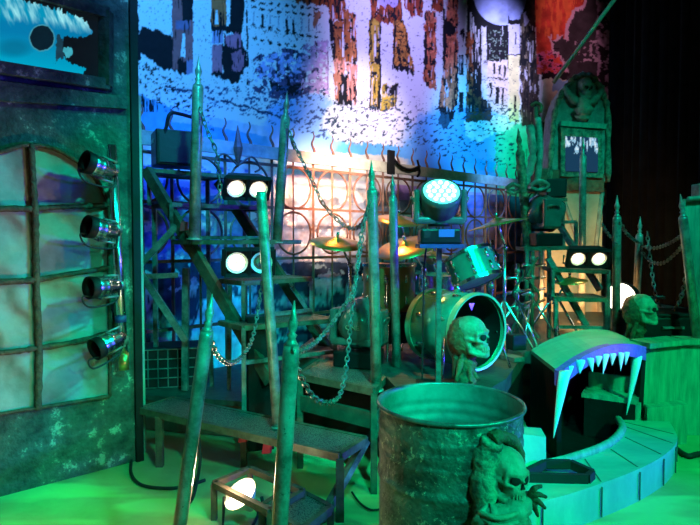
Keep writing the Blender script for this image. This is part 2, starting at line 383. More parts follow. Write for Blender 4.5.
# row heights follow the taller far end so the print stays fine at both ends
pts = np.zeros((len(zs), len(ss), 3)); O = np.array(DROP_O); Ua = np.array(U)
pts[:] = O + ss[None, :, None] * Ua; pts[..., 2] = zs[:, None]
W = (.8, .8, .84); K = (.012, .012, .016)
def city(px, py):
    p = Paint(px, py, W); P_, R_ = p.poly, p.rect; n1 = fbm(px / 3, py / 3); n2 = fbm(px / 7 + 9, py / 7); n3 = fbm(px / 1.7 + 30, py / 1.7, 3)
    # ground bands under the town
    P_([(60, 88), (137, 92), (165, 105), (205, 118), (270, 128), (330, 138), (400, 147), (460, 160), (530, 170), (640, 180), (640, 420), (60, 420)], (.12, .42, .75), .6)
    P_([(172, 106), (205, 116), (270, 127), (270, 137), (205, 125), (172, 122)], (.55, .62, .85), .3)
    P_([(205, 138), (270, 148), (395, 156), (440, 166), (640, 186), (640, 420), (60, 420), (60, 130)], (.72, .68, .55), .4)
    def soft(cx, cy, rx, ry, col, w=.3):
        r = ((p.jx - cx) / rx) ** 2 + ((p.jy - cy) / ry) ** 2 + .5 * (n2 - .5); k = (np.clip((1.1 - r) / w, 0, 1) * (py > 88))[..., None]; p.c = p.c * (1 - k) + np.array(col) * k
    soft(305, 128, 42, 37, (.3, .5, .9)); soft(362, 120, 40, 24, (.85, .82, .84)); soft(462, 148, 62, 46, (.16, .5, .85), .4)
    P_([(496, 132), (520, 124), (545, 130), (545, 180), (495, 178)], (.1, .62, .45), 1)
    P_([(464, 120), (500, 116), (514, 128), (490, 136), (480, 143), (466, 136)], (.85, .85, .75), 1)
    # left block
    P_([(141, 27), (160, 31), (172, 36), (178, 36), (182, 73), (165, 70), (150, 60), (137, 50)], K, .7)
    P_([(100, 0), (137, 0), (141, 60), (100, 60)], K, .7)
    R_(172, -400, 193, 70, (.42, .12, .13)); R_(182, -60, 193, 20, K); R_(176, 20, 190, 30, (.22, .15, .28)); P_([(178, 60), (193, 62), (193, 72), (178, 73)], K)
    P_([(183, 34), (185, 34), (185.5, 57), (180, 57)], W, .3)
    R_(211, -400, 226, 28, (.6, .16, .06)); R_(226, -400, 230, 26, W); P_([(230, -400), (246, -400), (245, 15), (240, 36), (226, 32), (211, 31), (211, 26), (230, 24)], K, .7)
    P_([(215.6, 10), (217.6, 10), (218.6, 24), (215, 24)], W, .2)
    R_(212, 31, 223, 44, (.4, .36, .6)); P_([(224, 34), (240, 35), (244, 50), (224, 46)], (.6, .16, .26)); P_([(222, 44), (246, 50), (247, 66), (236, 82), (222, 80)], K)
    P_([(232, 50), (244, 54), (244, 68), (232, 72)], (.5, .14, .22)); R_(212, 45, 222, 73, (.6, .18, .26)); P_([(211, 72), (240, 72), (234, 84), (222, 79), (212, 76)], K)
    R_(186, 60, 193, 74, (.3, .22, .4))
    # long pale facade with rows of dots
    for i, wx in enumerate((254, 262, 270, 279, 287, 294, 302, 309, 316)):
        for y0 in (2 + i * .9, 8 + i * .95, 25 + i * 1.6, 39 + i * 1.5): p.ell(wx, y0, 2.6, 1.3, K, .8)
        R_(wx - .5, 12 + i, wx + .5, 24 + i, (.35, .33, .45), .5)
    R_(252, 25, 303, 25.8, W)
    for wx, a, b in ((262.5, 13, 28), (287, 19, 35), (293.5, 20, 36)): R_(wx - 1.2, a, wx + 1.2, b, K)
    P_([(248, 26), (303, 37), (303, 38.5), (248, 27.3)], K, 1.2, only=n1 > .45)
    P_([(246, 0), (247.5, 0), (249, 85), (247, 85)], K, .4, only=n2 > .4)
    bl = ((px - 283) / 34) ** 2 + ((py - 74) / 24) ** 2; p.fill((bl < 1.15) & (n2 > .36 + .12 * bl), (.1, .07, .16), .5)
    p.fill((bl < .8) & (n1 > .52) & (py < 82), (.42, .4, .75), .3); P_([(268, 80), (285, 86), (306, 82), (303, 92), (285, 95), (272, 88)], K)
    P_([(303, 45), (327, 40), (328, 98), (300, 88)], (.62, .36, .58), 1, var=.7, only=n1 > .44); R_(327, 40, 328.4, 90, (.4, .2, .4))
    P_([(314, 12), (322, 12), (318, 22), (313, 28)], (.35, .18, .18), 1, var=.6)
    # red-brown gables and columns
    P_([(296, -400), (350, -400), (345, 20), (330, 22), (328, 6), (296, 3)], (.28, .09, .05), .8, var=.6)
    P_([(331, 24), (342, 20), (346, 10), (355, 14), (357, 62), (334, 60)], (.34, .15, .08), .8, var=.7); P_([(329, 18), (332, 22), (336, 60), (333, 60), (330, 40)], K, .8); R_(342, 32, 344, 57, W, .2)
    R_(351, 20, 355, 60, (.5, .26, .16), .8, var=.6); p.ell(353, 38, 2, 3, K); p.ell(354, 62, 2.5, 2.5, K)
    P_([(334, 60), (346, 60), (346, 78), (336, 76)], (.62, .36, .44), .8); P_([(347, 62), (357, 64), (356, 106), (347, 106)], (.62, .34, .44), .8); P_([(333, 72), (341, 74), (341, 102), (336, 98)], (.42, .22, .22), .8)
    P_([(341, 74), (347, 74), (348, 107), (340, 106)], K, .8); P_([(336, 98), (352, 102), (354, 108), (340, 106)], K, 1)
    R_(369, 20, 380, 108, (.44, .4, .1), .8, var=.7); R_(379, 20, 381, 112, K, .8); R_(374, 34, 376, 56, W, .2); R_(370, 60, 379, 66, K, 1, only=n1 > .5); P_([(368, 105), (380, 107), (380, 113), (371, 110)], K)
    P_([(369, -400), (402, -400), (402, 26), (371, 20)], (.26, .08, .05), .8, var=.7); P_([(378, -3), (400, -3), (398, 7), (380, 5)], (.5, .42, .75), 1)
    P_([(383, 84), (397, 84), (397, 107), (381, 112)], (.4, .4, .1), .8, var=.6); P_([(384, 86), (398, 84), (398, 96), (388, 97)], K, .8)
    P_([(393, 22), (404, 18), (415, 72), (393, 68)], (.42, .25, .09), .8, var=.7, vs=3); P_([(392, 64), (414, 69), (414, 74), (392, 70)], K); p.fill((px > 393) & (px < 414) & (py > 20) & (py < 70) & (n3 > .64) & (px < 404 + (py - 20) * .2), K)
    P_([(408, -400), (426, -400), (422, 16), (412, 17), (404, 4)], (.24, .06, .05), .8, var=.5); P_([(430, -400), (445, -400), (443, 12), (432, 10)], (.26, .07, .05), .8, var=.5)
    P_([(425, 10), (436, 12), (436, 88), (430, 90), (424, 80)], (.46, .19, .17), .9, var=.9, vs=3); R_(424, 12, 426.5, 78, K, .8, only=n2 > .42); p.ell(430, 30, 5, 6, (.2, .05, .03)); R_(423, 60, 434, 82, (.36, .14, .1), .9, var=.6)
    P_([(442, 5), (448, 16), (448, 36), (445, 74), (443, 74)], K, .8); P_([(448, -400), (457, -400), (458, 106), (446, 112), (438, 108), (446, 60)], (.52, .22, .2), .9, var=.9, vs=3)
    P_([(445, 22), (456, 24), (456, 35), (446, 34)], K, 1); P_([(437, 104), (455, 110), (453, 121), (443, 118)], K, 1.2); R_(459, 55, 463.5, 75, K, .3); R_(459, 92, 463.5, 112, K, .3); p.ell(463, 35, 2, 5, K)
    p.ell(444, 121, 5, 8, (.03, .1, .16), 1)
    R_(467, -400, 483, 112, K, .6); R_(466, 33, 473, 112, (.3, .11, .07), .9, var=.8, vs=3)
    P_([(466, -400), (536, -400), (536, 62), (508, 70), (483, 64), (478, 40)], K, .5)
    for x0, a, b in ((470, 12, 30), (472.5, 17, 33), (478, 29, 46)): R_(x0, a, x0 + 1.6, b, (.6, .6, .75), .3)
    R_(481.5, 26, 486.5, 112, (.68, .68, .8), .6); p.fill((px > 488) & (px < 508) & (py > 30) & (py < 60) & (n3 > .66), (.25, .35, .28))
    p.ell(503, -4, 29, 29.5, (.42, .48, .95), .1, var=.5, vs=9)
    P_([(487, 60), (508, 61), (508, 118), (487, 108)], (.8, .68, .64), .6)
    for a, b, c_, d in ((493, 64, 495, 74), (499, 63, 501, 74), (490, 84, 492, 98), (496, 86, 499, 103), (502, 88, 504, 104), (504, 66, 506, 76)): R_(a, b, c_, d, K, .6)
    P_([(487, 77), (508, 78), (508, 79.5), (487, 78.5)], K, .8); P_([(488, 85), (507, 89), (507, 90), (488, 86)], K, .8); P_([(486, 100), (508, 106), (508, 107), (486, 101)], K, .8)
    P_([(468, 96), (483, 98), (492, 106), (491, 122), (466, 121)], (.08, .06, .05), .9, var=.8)
    R_(508.5, 20, 519.5, 57, (.66, .62, .84), .2); R_(508.5, 56, 519.5, 122, (.84, .76, .4), .5); P_([(508, 15), (510, 20), (520, 19), (521, 10), (521, 24), (508, 24)], K, .3); R_(515, 32, 516.3, 45, K, .3); R_(508, 54.5, 520, 55.6, K, .3); R_(514, 95, 516, 112, K, .4)
    P_([(520, 18), (533, -20), (537, 60), (541, 130), (521, 125)], (.05, .035, .03), .9, var=.9, vs=3); p.fill((px > 521) & (px < 538) & (py > 20) & (fbm(px / 1.5, py / 14) > .62), (.26, .2, .14), .4)
    p.ell(526, 18, 2.2, 7, (.5, .42, .62))
    # red sky and the dark tree
    g = np.clip(py / 60, 0, 1); red = (px > 535 + .03 * py) & (px < 612) & (py < 72 + 6 * n2)
    p.fill(red, (.5, .07, .04), .8, 8); p.fill(red & (fbm(px / 3, py / 16) > .54) & (py < 42), (.62, .16, .05), .3); p.fill(red & (py > 50) & (n1 > .45), (.5, .12, .26), .5)
    tree = [(551, 38), (556, 42), (562, 36), (568, 40), (569, 26), (576, 12), (584, 8), (592, -10), (612, -10), (612, 95), (560, 95), (568, 70), (563, 58), (555, 50)]
    grow = [(x + (-3 if x < 600 else 0), y - 3 if y < 50 else y) for x, y in tree]; P_(grow, (.5, .42, .52), 1.2); P_(tree, (.035, .04, .045), .9, var=.5)
    R_(597, -400, 612, 95, (.3, .27, .36), .8, var=.9, vs=3); p.fill((px > 596) & (n2 > .55), K); p.fill((px > 575) & (px < 600) & (py > 40) & (py < 62) & (n1 > .58), (.42, .4, .48))
    p.fill((px > 538) & (px < 562) & (py > 48) & (py < 72) & (n1 > .6), K); P_([(541, 72), (570, 72), (566, 80), (541, 79)], K, .8)
    P_([(543, 79), (566, 79), (560, 122), (542, 122)], (.5, .68, .5), .6); R_(552, 80, 570, 92, (.15, .4, .6), .6); P_([(540, 122), (612, 122), (612, 190), (540, 180)], (.1, .07, .05), .8)
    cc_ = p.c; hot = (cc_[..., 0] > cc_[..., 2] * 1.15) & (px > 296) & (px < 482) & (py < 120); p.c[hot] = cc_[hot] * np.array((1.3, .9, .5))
    # drips of ink and bare paper down the house fronts
    hs = (py < 112) & (px > 138) & (px < 536) & ~((px > 474) & (py < 26)); dr = fbm(px / 1.5 + 60, py / 15 + 3, 3); dk_ = p.c.mean(-1) < .5
    p.fill(hs & dk_ & (dr > .7) & (px > 320), (.62, .6, .72), .2); p.fill(hs & dk_ & (dr < .37), K); p.fill(hs & dk_ & (fbm(px / 3 + 11, py / 4) > .63) & (px > 320), K)
    p.fill(hs & ~dk_ & (n3 > .75), (.1, .09, .14)); n3 = fbm(px / 2.7 + 30, py / 2 + px / 9, 3)
    # mud and spatter where the town meets the ground
    a = 62 + (px - 140) * .5; b1 = (px < 215) & (py > a - 4) & (py < a + 34)
    p.fill(b1 & (n3 > .58 + .006 * np.abs(py - a - 12)), K); b2 = (px > 205) & (px < 330) & (py > 86) & (py < 104 + (px - 205) * .3)
    p.fill(b2 & (n3 > .6 + .25 * (n2 - .42)), (.05, .08, .2)); b3 = (px > 328) & (px < 520) & (py > 98 + (px > 420) * 10) & (py < 140 + (px - 330) * .16)
    p.fill(b3 & (n3 > .62 + .25 * (n2 - .42)), (.03, .06, .1)); st = np.abs(py - (88 + (px - 175) * .27 + 6 * (n2 - .5))) < 1.2; p.fill(st & (px > 165) & (px < 300) & (n1 > .38), (.04, .05, .12))
    # lower half of the cloth, seen through the fence: pale hills over dark water
    low = 262 + 4 * (n2 - .5); top = 157 + (px - 202) * .1
    m = py > top + 8; p.fill(m, (.8, .74, .7), .2, 12); hills = m & (py > 196 + 10 * (fbm(px / 9, py / 40) - .5) * 2) & (n2 > .42); p.fill(hills, (.28, .32, .4), .8, 6)
    p.fill(m & (px < 250) & (fbm(px / 14, py / 8) > .5), (.16, .2, .42), .6); p.fill(m & (px > 395) & (py < 200) & (py > 180), (.5, .3, .6), .5)
    p.fill(m & (px > 430) & (py > 195), (.2, .22, .5), .8, 8)
    w = py > low; p.fill(w, (.03, .05, .09), .8, 6); foam = w & (fbm(px / 12 + 4, py / 12) > .5 + .0012 * np.abs(py - 320)); p.fill(foam, (.3, .44, .5), .9, 4)
    sh = w & (((px - 225) / 34) ** 2 + ((py - 338) / 45) ** 2 < 1 + .5 * (n2 - .5)); p.fill(sh, (.5, .72, .75), .7, 5)
    return p.c
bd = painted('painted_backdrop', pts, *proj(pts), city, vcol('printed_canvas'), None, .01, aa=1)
tag(bd, 'huge printed cloth backdrop of ruined town houses under a moon, lit blue, white and magenta', 'backdrop')
# ---------------------------------------------------------------- stage deck
DZ = .65
dk = MB(); dp = [P(297, 300, 4.6), P(299, 300, 4.25), P(372, 300, 4.1), P(400, 300, 3.3), P(478, 300, 3.2), P(507, 300, 3.6), V((1.42, 4.5, 0)), V((2.35, 4.5, 0)), V((3.6, 4.5, 0)), P(760, 300, 5.2), P(760, 300, 6.4), P(612, 300, 8.8)]
back = [FENCE_O + U * 5.6 + N * .12, FENCE_O + U * .9 + N * .12]
dpoly = [V((q.x, q.y, DZ - .1)) for q in dp + back]
dk.prism(dpoly, (0, 0, .1)); stage = thing('stage_deck', 'dark raised stage floor carrying the drum kit in front of the fence', 'stage', V((.6, 4.6, 0)))
dk.build('deck_board', 'deck', stage)
fa = MB()
for a, b in zip(dp[:6], dp[1:7]):
    a, b = V((a.x, a.y, 0)), V((b.x, b.y, 0)); d = (b - a).normalized(); n = V((d.y, -d.x, 0)); i = -n * .06
    fa.hexa([a + i * .3, b + i * .3, b + i, a + i, a + i * .3 + V((0, 0, DZ - .1)), b + i * .3 + V((0, 0, DZ - .1)), b + i + V((0, 0, DZ - .1)), a + i + V((0, 0, DZ - .1))])
fa.build('front_fascia', 'black_paint', stage)
bm_ = MB(); a, b = P(90, 395, 4.25), P(396, 395, 3.72)
lr = thing('low_riser', 'low dark riser with a brown front plank at the foot of the left fence', 'stage', P(210, 300, 4.6) * 1); lr.location.z = 0
rp = [P(100, 300, 4.55), P(298, 300, 4.2), P(296, 300, 4.6), FENCE_O + U * .88 + N * .12, FENCE_O - U * 1.9 + N * .12]
MB().prism([V((q.x, q.y, DL - .04)) for q in rp], (0, 0, .04)).build('riser_board', 'deck', lr); r0, r1 = rp[0], rp[1]
bb = MB(); bb.bar(V((r0.x, r0.y + .04, DL / 2)), V((r1.x, r1.y + .04, DL / 2)), .03, DL - .02); bb.build('riser_plank', 'riser_board', lr)

# ---------------------------------------------------------------- curved jaw ledge
led = thing('jaw_ledge', 'low curved green ledge like a lower jaw in front of the fanged mouth', 'stage ledge', V((1.6, 3.3, 0)))
outer = spline([(.62, 2.78, 0), (1.0, 2.85, 0), (1.40, 3.06, 0), (1.77, 3.30, 0), (2.05, 3.54, 0), (2.24, 3.78, 0), (2.38, 4.12, 0)], 6)
inner = spline([(.8, 3.25, 0), (1.145, 3.29, 0), (1.455, 3.45, 0), (1.72, 3.65, 0), (1.93, 3.92, 0), (2.0, 4.12, 0), (2.02, 4.16, 0)], 6)
LZ = .2; n = len(outer); top = MB(); face = MB(); lip = MB(); seam = MB()
for i in range(n - 1):
    o0, o1, i0, i1 = outer[i], outer[i + 1], inner[i], inner[i + 1]
    top.hexa([V((q.x, q.y, LZ - .03)) for q in (o0, o1, i1, i0)] + [V((q.x, q.y, LZ)) for q in (o0, o1, i1, i0)])
    d0 = (i0 - o0).normalized() * .03; d1 = (i1 - o1).normalized() * .03
    z = lambda q, h: V((q.x, q.y, h))
    face.hexa([z(o0 + d0 * .2, 0), z(o1 + d1 * .2, 0), z(o1 + d1, 0), z(o0 + d0, 0), z(o0 + d0 * .2, LZ - .03), z(o1 + d1 * .2, LZ - .03), z(o1 + d1, LZ - .03), z(o0 + d0, LZ - .03)])
top.build('ledge_top', 'scenic_top', led); face.build('ledge_face', 'scenic_top', led)
lip.tube([V((q.x, q.y, LZ + .012)) for q in inner[4:-5]], .028, 8); lip.build('lower_lip', 'scenic_green', led)
for k in (6, 12, 17, 22, 27, 31):       # painted block joints
    k = min(k, n - 1); a, b = outer[k], inner[k]; sm_ = MB(); d = (b - a).normalized()
    sm_.bar(a - d * .004 + V((0, 0, .01)), a - d * .004 + V((0, 0, LZ - .02)),   .008, .006)
    if k > 9: sm_.bar(a + d * .02 + V((0, 0, LZ)), b - d * .05 + V((0, 0, LZ)), .008, .004)
    sm_.build('joint', 'seam_paint', led)
blk = MB(); a = P(506, 462, 3.3); b = P(545, 468, 3.3)
blk.hexa([G(512, 478, LZ), G(546, 470, LZ), G(546, 462, LZ) + V((0, .05, 0)), G(512, 466, LZ), P(505, 432, 3.2), P(546, 437, 3.3), P(541, 428, 3.5), P(505, 425, 3.45)])
blk.build('end_block', 'scenic_top', led)

# ---------------------------------------------------------------- the fanged mouth
mou = thing('fanged_mouth', 'green arched mouth opening with purple gum and pale pointed fangs', 'stage prop', V((1.8, 4.1, .0)))
A0 = V((1.415, 3.78, .66)); A1 = V((2.21, 4.2, .75)); NB = 12
depth0 = V((.05, .72, 0)); depth1 = V((.1, .62, 0))
def mp(t):                                # lip top line
    q = A0.lerp(A1, t); q.z += .085 * math.sin(PI * t) ** .9; return q
def bp_(t):
    q = (A0 + depth0).lerp(A1 + depth1, t); q.z += .085 * math.sin(PI * t) ** .8; return q
hood = MB(); gum = MB(); dn = V((0, 0, -1))
for i in range(NB):
    t0, t1 = i / NB, (i + 1) / NB
    hood.hexa([mp(t0) + dn * .03, mp(t1) + dn * .03, bp_(t1) + dn * .03, bp_(t0) + dn * .03, mp(t0), mp(t1), bp_(t1), bp_(t0)])
    th = lambda t: .105 - .025 * math.sin(PI * t); f = V((.012, -.03, 0))
    gum.hexa([mp(t0) + dn * th(t0) + f, mp(t1) + dn * th(t1) + f, mp(t1) + dn * th(t1) - f, mp(t0) + dn * th(t0) - f, mp(t0) + f, mp(t1) + f, mp(t1) - f, mp(t0) - f])
hood.build('hood', 'scenic_top', mou); gum.build('gum', 'lip_purple', mou)
sd = MB(); sd.prism([V((A0.x, A0.y, .02)), A0 + dn * .03, A0 + depth0 + dn * .03, V((A0.x + .05, A0.y + .72, .02))], (.03, 0, 0)); sd.build('cheek_panel', 'black_paint', mou)
sd = MB(); sd.prism([V((A1.x - .02, A1.y, .2)), A1 + dn * .03, A1 + depth1 + dn * .03, V((A1.x + .08, A1.y + .62, .2))], (.03, 0, 0)); sd.build('cheek_panel', 'black_paint', mou)
bk = MB(); bk.prism([V((A0.x + .06, A0.y + .66, .02)), V((A1.x + .05, A1.y + .56, .02)), V((A1.x + .05, A1.y + .56, .7)), V((A0.x + .06, A0.y + .66, .6))], (-.01, .03, 0)); bk.build('throat_panel', 'black_paint', mou)
pit = MB(); pit.prism([V((.9, 3.3, .004)), V((1.3, 3.38, .004)), V((1.7, 3.66, .004)), V((1.96, 4.05, .004)), V((2.2, 4.2, .004)), V((2.2, 4.75, .004)), V((1.4, 4.45, .004)), V((1.3, 3.8, .004)), V((.9, 3.75, .004))], (0, 0, .012)); pit.build('throat_floor', 'black_paint', mou)
# stepped green box inside the mouth
st = MB(); c0, c1 = V((1.83, 4.33, .02)), V((2.13, 4.14, .02)); back_ = V((.12, .2, 0))
st.hexa([c0, c1, c1 + back_, c0 + back_, c0 + V((0, 0, .3)), c1 + V((0, 0, .3)), c1 + back_ + V((0, 0, .3)), c0 + back_ + V((0, 0, .3))]); st.build('inner_block', 'black_paint', mou)
st = MB(); e = V((0, 0, .3)); f = (c0 - c1).normalized() * .02
st.hexa([c0 + e + f, c1 + e - f, c1 + back_ + e - f, c0 + back_ + e + f] + [q + V((0, 0, .035)) for q in (c0 + e + f, c1 + e - f, c1 + back_ + e - f, c0 + back_ + e + f)])
st.hexa([c0 + back_ * .9 + e, c1 + back_ * .9 + e, c1 + back_ + e, c0 + back_ + e] + [q + V((0, 0, .16)) for q in (c0 + back_ * .9 + e, c1 + back_ * .9 + e, c1 + back_ + e, c0 + back_ + e)])
q = c1 - f * .2; st.hexa([q, q + V((.05, .02, 0)), q + back_ + V((.05, .02, 0)), q + back_, q + e, q + V((.05, .02, .3)), q + back_ + V((.05, .02, .3)), q + back_ + e]); st.build('inner_step', 'scenic_green', mou)
# teeth: two long fangs and a row of uneven small ones
def tooth(px0, px1, ytop, pxt, ytip, Y0, ytop2=None, slant=0):
    ytop2 = ytop if ytop2 is None else ytop2
    a, b, c = P(px0, ytop, Y0), P(px1, ytop2, Y0 + slant), P(pxt, ytip, Y0 + slant * .5); m = MB(); k = 7; vs = []; N_ = 10
    for i in range(k + 1):
        t = i / k; w = (1 - t) ** .8; cen = (a + b) / 2 * (1 - t) + c * t; hw = (b - a) / 2 * max(w, .03)
        if i == 0: hw *= .82
        thk = V((.25, -.97, 0)) * max(.35 * (b - a).length * w, .003)
        vs += [cen + hw * math.cos(2 * PI * j / N_) + thk * math.sin(2 * PI * j / N_) for j in range(N_)]
    m.add(vs, [(i * N_ + j, i * N_ + (j + 1) % N_, (i + 1) * N_ + (j + 1) % N_, (i + 1) * N_ + j) for i in range(k) for j in range(N_)] + [tuple(range(N_))], True); return m
def fang(name, *a, **k): return tooth(*a, **k).build(name, 'fang_white', mou)
fang('fang', 558.5, 571, 372, 553.5, 438, 3.74, 370); fang('fang', 633, 642.5, 357, 626.5, 415, 4.14, 356)
for a, b, y, t, tip, d in ((568.5, 574, 366, 569.5, 377, 3.79), (576, 585.5, 360, 580, 373.5, 3.82), (586.5, 594, 358, 592.5, 372, 3.87), (595, 602.5, 356, 598, 367, 3.91), (603, 609.5, 354, 603, 374.5, 3.94), (609.5, 616.5, 353.5, 612, 365.5, 3.98), (618, 624.5, 352.5, 620.5, 371, 4.01), (624, 630, 352, 625.5, 365, 4.05)):
    fang('tooth', a, b, y, t, tip, d)

# ---------------------------------------------------------------- right riser wall and things on it
rw = thing('riser_wall', 'streaky green painted low wall to the right of the fangs', 'stage wall', V((2.4, 4.4, 0)))
w = MB(); a, b, c = V((2.24, 4.24, 0)), V((2.62, 4.4, 0)), V((3.6, 4.32, 0))
w.hexa([a, b, b + V((-.04, .12, 0)), a + V((-.04, .12, 0)), a + V((0, 0, .73)), b + V((0, 0, .73)), b + V((-.04, .12, .73)), a + V((-.04, .12, .73))])
w.hexa([b, c, c + V((0, .12, 0)), b + V((0, .12, 0)), b + V((0, 0, .73)), c + V((0, 0, .73)), c + V((0, .12, .73)), b + V((0, .12, .73))]); w.build('wall_panel', 'scenic_green', rw)
w = MB(); up = V((0, 0, .73)); o = V((.02, -.05, 0))
w.hexa([a + up + o, b + up + o, b + up + V((-.04, .14, 0)), a + up + V((-.04, .14, 0)), a + up + o + V((0, 0, .04)), b + up + o + V((0, 0, .04)), b + up + V((-.04, .14, .04)), a + up + V((-.04, .14, .04))])
w.hexa([b + up + o, c + up + V((0, -.05, 0)), c + up + V((0, .14, 0)), b + up + V((0, .14, 0)), b + up + o + V((0, 0, .04)), c + up + V((0, -.05, .04)), c + up + V((0, .14, .04)), b + up + V((0, .14, .04))]); w.build('coping', 'scenic_green', rw)
w = MB(); q0, q1, q2, q3 = V((2.22, 4.13, 0)), V((2.56, 4.2, 0)), V((2.6, 4.33, 0)), V((2.24, 4.22, 0)); up = V((0, 0, .3))
w.hexa([q0, q1, q2, q3, q0 + up, q1 + up, q2 + up, q3 + up]); w.build('foot_step', 'scenic_green', rw)
cs = thing('equipment_case', 'long black case lying on the stage behind the skull at right', 'case', P(690, 352, 4.75) * 1)
q = V((2.9, 4.85, DZ)); cs.location = q
MB().box(q + V((0, 0, .13)), (1.0, .4, .25), bev=.015).build('body', 'black_plastic', cs); MB().box(q + V((0, 0, .27)), (1.02, .42, .03), bev=.01).build('lid', 'black_paint', cs)
MB().bar(q + V((-.3, -.215, .17)), q + V((-.12, -.215, .17)), .02).build('handle', 'steel_frame', cs)
gs = thing('green_slab', 'tall bright green scenic slab cut by the right edge of view', 'scenic slab', V((2.9, 4.55, 0)))
w = MB(); w.prism([P(684, 199, 4.62), P(760, 195, 4.62), P(770, 348, 4.62), P(697, 348, 4.62), P(690, 275, 4.62)], (.05, .12, 0)); w.build('panel', 'scenic_green', gs)
MB().box(P(703, 192, 4.66), (.13, .12, .13), bev=.008).build('cap_block', 'stone', gs)
w = MB(); w.tube([P(688, 199, 4.6), P(745, 195, 4.6)], .02, 8); w.build('top_rail', 'scenic_green', gs)
# ---------------------------------------------------------------- iron fence
fn = thing('iron_fence', 'tall rusted iron fence with two rows of rings under a plank beam and wavy spikes', 'fence', FENCE_O)
S0, S1, SP = -1.65, 5.2, .56
def fz(s, z, off=0): return FENCE_O + U * s + N * off + V((0, 0, z))
ZB, Z2, Z3 = 2.44, 1.9, 1.35
b = MB(); b.bar(fz(S0, ZB + .03, .03), fz(S1, ZB + .03, .03), .035, .13); b.build('beam', 'beam_board', fn)
for z, w in ((ZB - .09, .03), (Z2, .028), (Z3, .03), (DZ + .06, .03)): b = MB(); b.bar(fz(S0, z), fz(S1, z), w); b.build('rail', 'fence_iron', fn)
s = S0; k = 0
while s < S1:
    for ds, wid in ((0, .026), (SP / 2, .018)):
        if s + ds > S1: continue
        b = MB(); b.bar(fz(s + ds, DL if s + ds < .9 else DZ), fz(s + ds, ZB - .02), wid); upr = b.build('upright', 'fence_iron', fn)
        pts = []
        for i in range(15):
            t = i / 14; pts.append(fz(s + ds + .022 * math.sin(t * 9.5) * (1 - t * .4), ZB + .07 + .26 * t))
        b = MB(); b.tube(pts, .01, 6, rs=[.019 * (1 - i / 14 * .7) for i in range(15)]); b.build('wavy_spike', 'fence_iron', upr)
    for zc in ((ZB - .09 + Z2) / 2, (Z2 + Z3) / 2):
        r = .232; b = MB(); b.tube([fz(s + SP / 2 + r * math.cos(2 * PI * i / 28), zc + r * math.sin(2 * PI * i / 28), .012) for i in range(28)], .0125, 6, closed=True); b.build('ring', 'fence_iron', fn)
    s += SP
# spear points and scroll ornament on the beam
def finial_pts(h): return [(0, .012), (h * .12, .017), (h * .2, .008), (h * .28, .02), (h * .4, .026), (h * .55, .016), (h * .8, .006), (h, .001)]
b = MB(); c = fence(235, 168); b.lathe(c + N * .06, (0, 0, 1), [(0, .003), (.12, .035), (.2, .05), (.28, .03), (.42, .004)], 8, False); b.build('leaf_ornament', 'fence_iron', fn)
b = MB()
for g in (-1, 1): b.tube(spline([c + N * .06 + V((0, 0, .02)), c + N * .06 + U * g * .16 + V((0, 0, .12)), c + N * .06 + U * g * .26 + V((0, 0, .02)), c + N * .06 + U * g * .2 - V((0, 0, .03))], 6), .011, 6)
b.build('scroll', 'fence_iron', fn)
c = fence(391, 172, .08); b = MB(); b.box(c + V((0, 0, .12)), (.1, .04, .3), rot(.7)); b.tube(spline([c + V((0, 0, .22)), c + U * .15 + V((0, 0, .1)), c + U * .35 + V((0, 0, .06)), c + U * .55 + V((0, 0, .12))], 6), .018, 6); b.tube(spline([c + U * .5 + V((0, 0, .2)), c + U * .55 + V((0, 0, .05)), c + U * .5 - V((0, 0, .02))], 6), .015, 6)
b.build('gate_latch', 'black_paint', fn)

# ---------------------------------------------------------------- stanchions, chains
def stanchion(top, foot, label, r=.037, group='iron spear posts', tip=True, m='post_paint'):
    top, foot = V(top), V(foot); t = thing('spear_post', label, 'post', foot, group); d = (top - foot).normalized(); L = (top - foot).length
    b = MB(); b.lathe(foot, d, [(0, r), (L - .02, r), (L, r * .92)], 18, True, True); b.build('pole', m, t)
    b = MB(); b.cyl(foot, foot + d * .012, r * 1.35, n=18); b.build('foot_plate', m, t)
    if tip:
        k = r / .037; b = MB(); b.lathe(foot + d * L, d, [(0, r * .95), (.015 * k, r * .6), (.03 * k, .016 * k), (.045 * k, .024 * k), (.055 * k, .013 * k), (.085 * k, .022 * k), (.1 * k, .024 * k), (.13 * k, .014 * k), (.2 * k, .002)], 14, True, True); b.build('spear_tip', m, t)
    return t
stA = (P(207, 331, 2.0), V((X(155, 2.0), 2.0, 0)))
stanchion(*stA, 'leaning spear post in the left foreground, one edge lit warm', .025)
stB = (P(291.5, 345, 1.85), V((X(266, 1.85), 1.85, 0)))
stanchion(*stB, 'green spear post in the foreground between the floor lamp and the barrel', .0275)
stC = (P(261, 192, 3.62), G(278, 428, .38)); stanchion(*stC, 'slim post rising past the two left twin lamps to the lower steps', .033, tip=False)
stanchion(P(198, 86, 4.3), P(194, 240, 4.3), 'tallest dark spear post left of the black box atop the steps', .042)
stE = (P(285.5, 117, 4.75), P(277, 243, 4.75)); stanchion(*stE, 'dark tilted spear post right of the upper left twin lamp', .04)
stF = (P(372, 190, 3.5), P(376.5, 391, 3.5)); stanchion(*stF, 'green spear post at the front corner of the mesh platform', .034)
stG = (P(393, 198, 3.95), P(397, 379, 3.95)); stanchion(*stG, 'slimmer spear post behind the one at the platform corner, beside the bass drum', .031)
stH = (P(617, 217, 5.0), V((X(618, 5.0), 5.0, DZ))); stanchion(*stH, 'bright green spear post in front of the round white lamp', .036)
stI = (P(639.5, 235, 5.9), V((X(637, 5.9), 5.9, DZ))); stanchion(*stI, 'dim spear post behind the skull at right', .036)
stJ = (P(583, 156, 6.1), V((X(583, 6.1), 6.1, DZ))); stanchion(*stJ, 'narrow green spear post in front of the tombstone screen', .036)
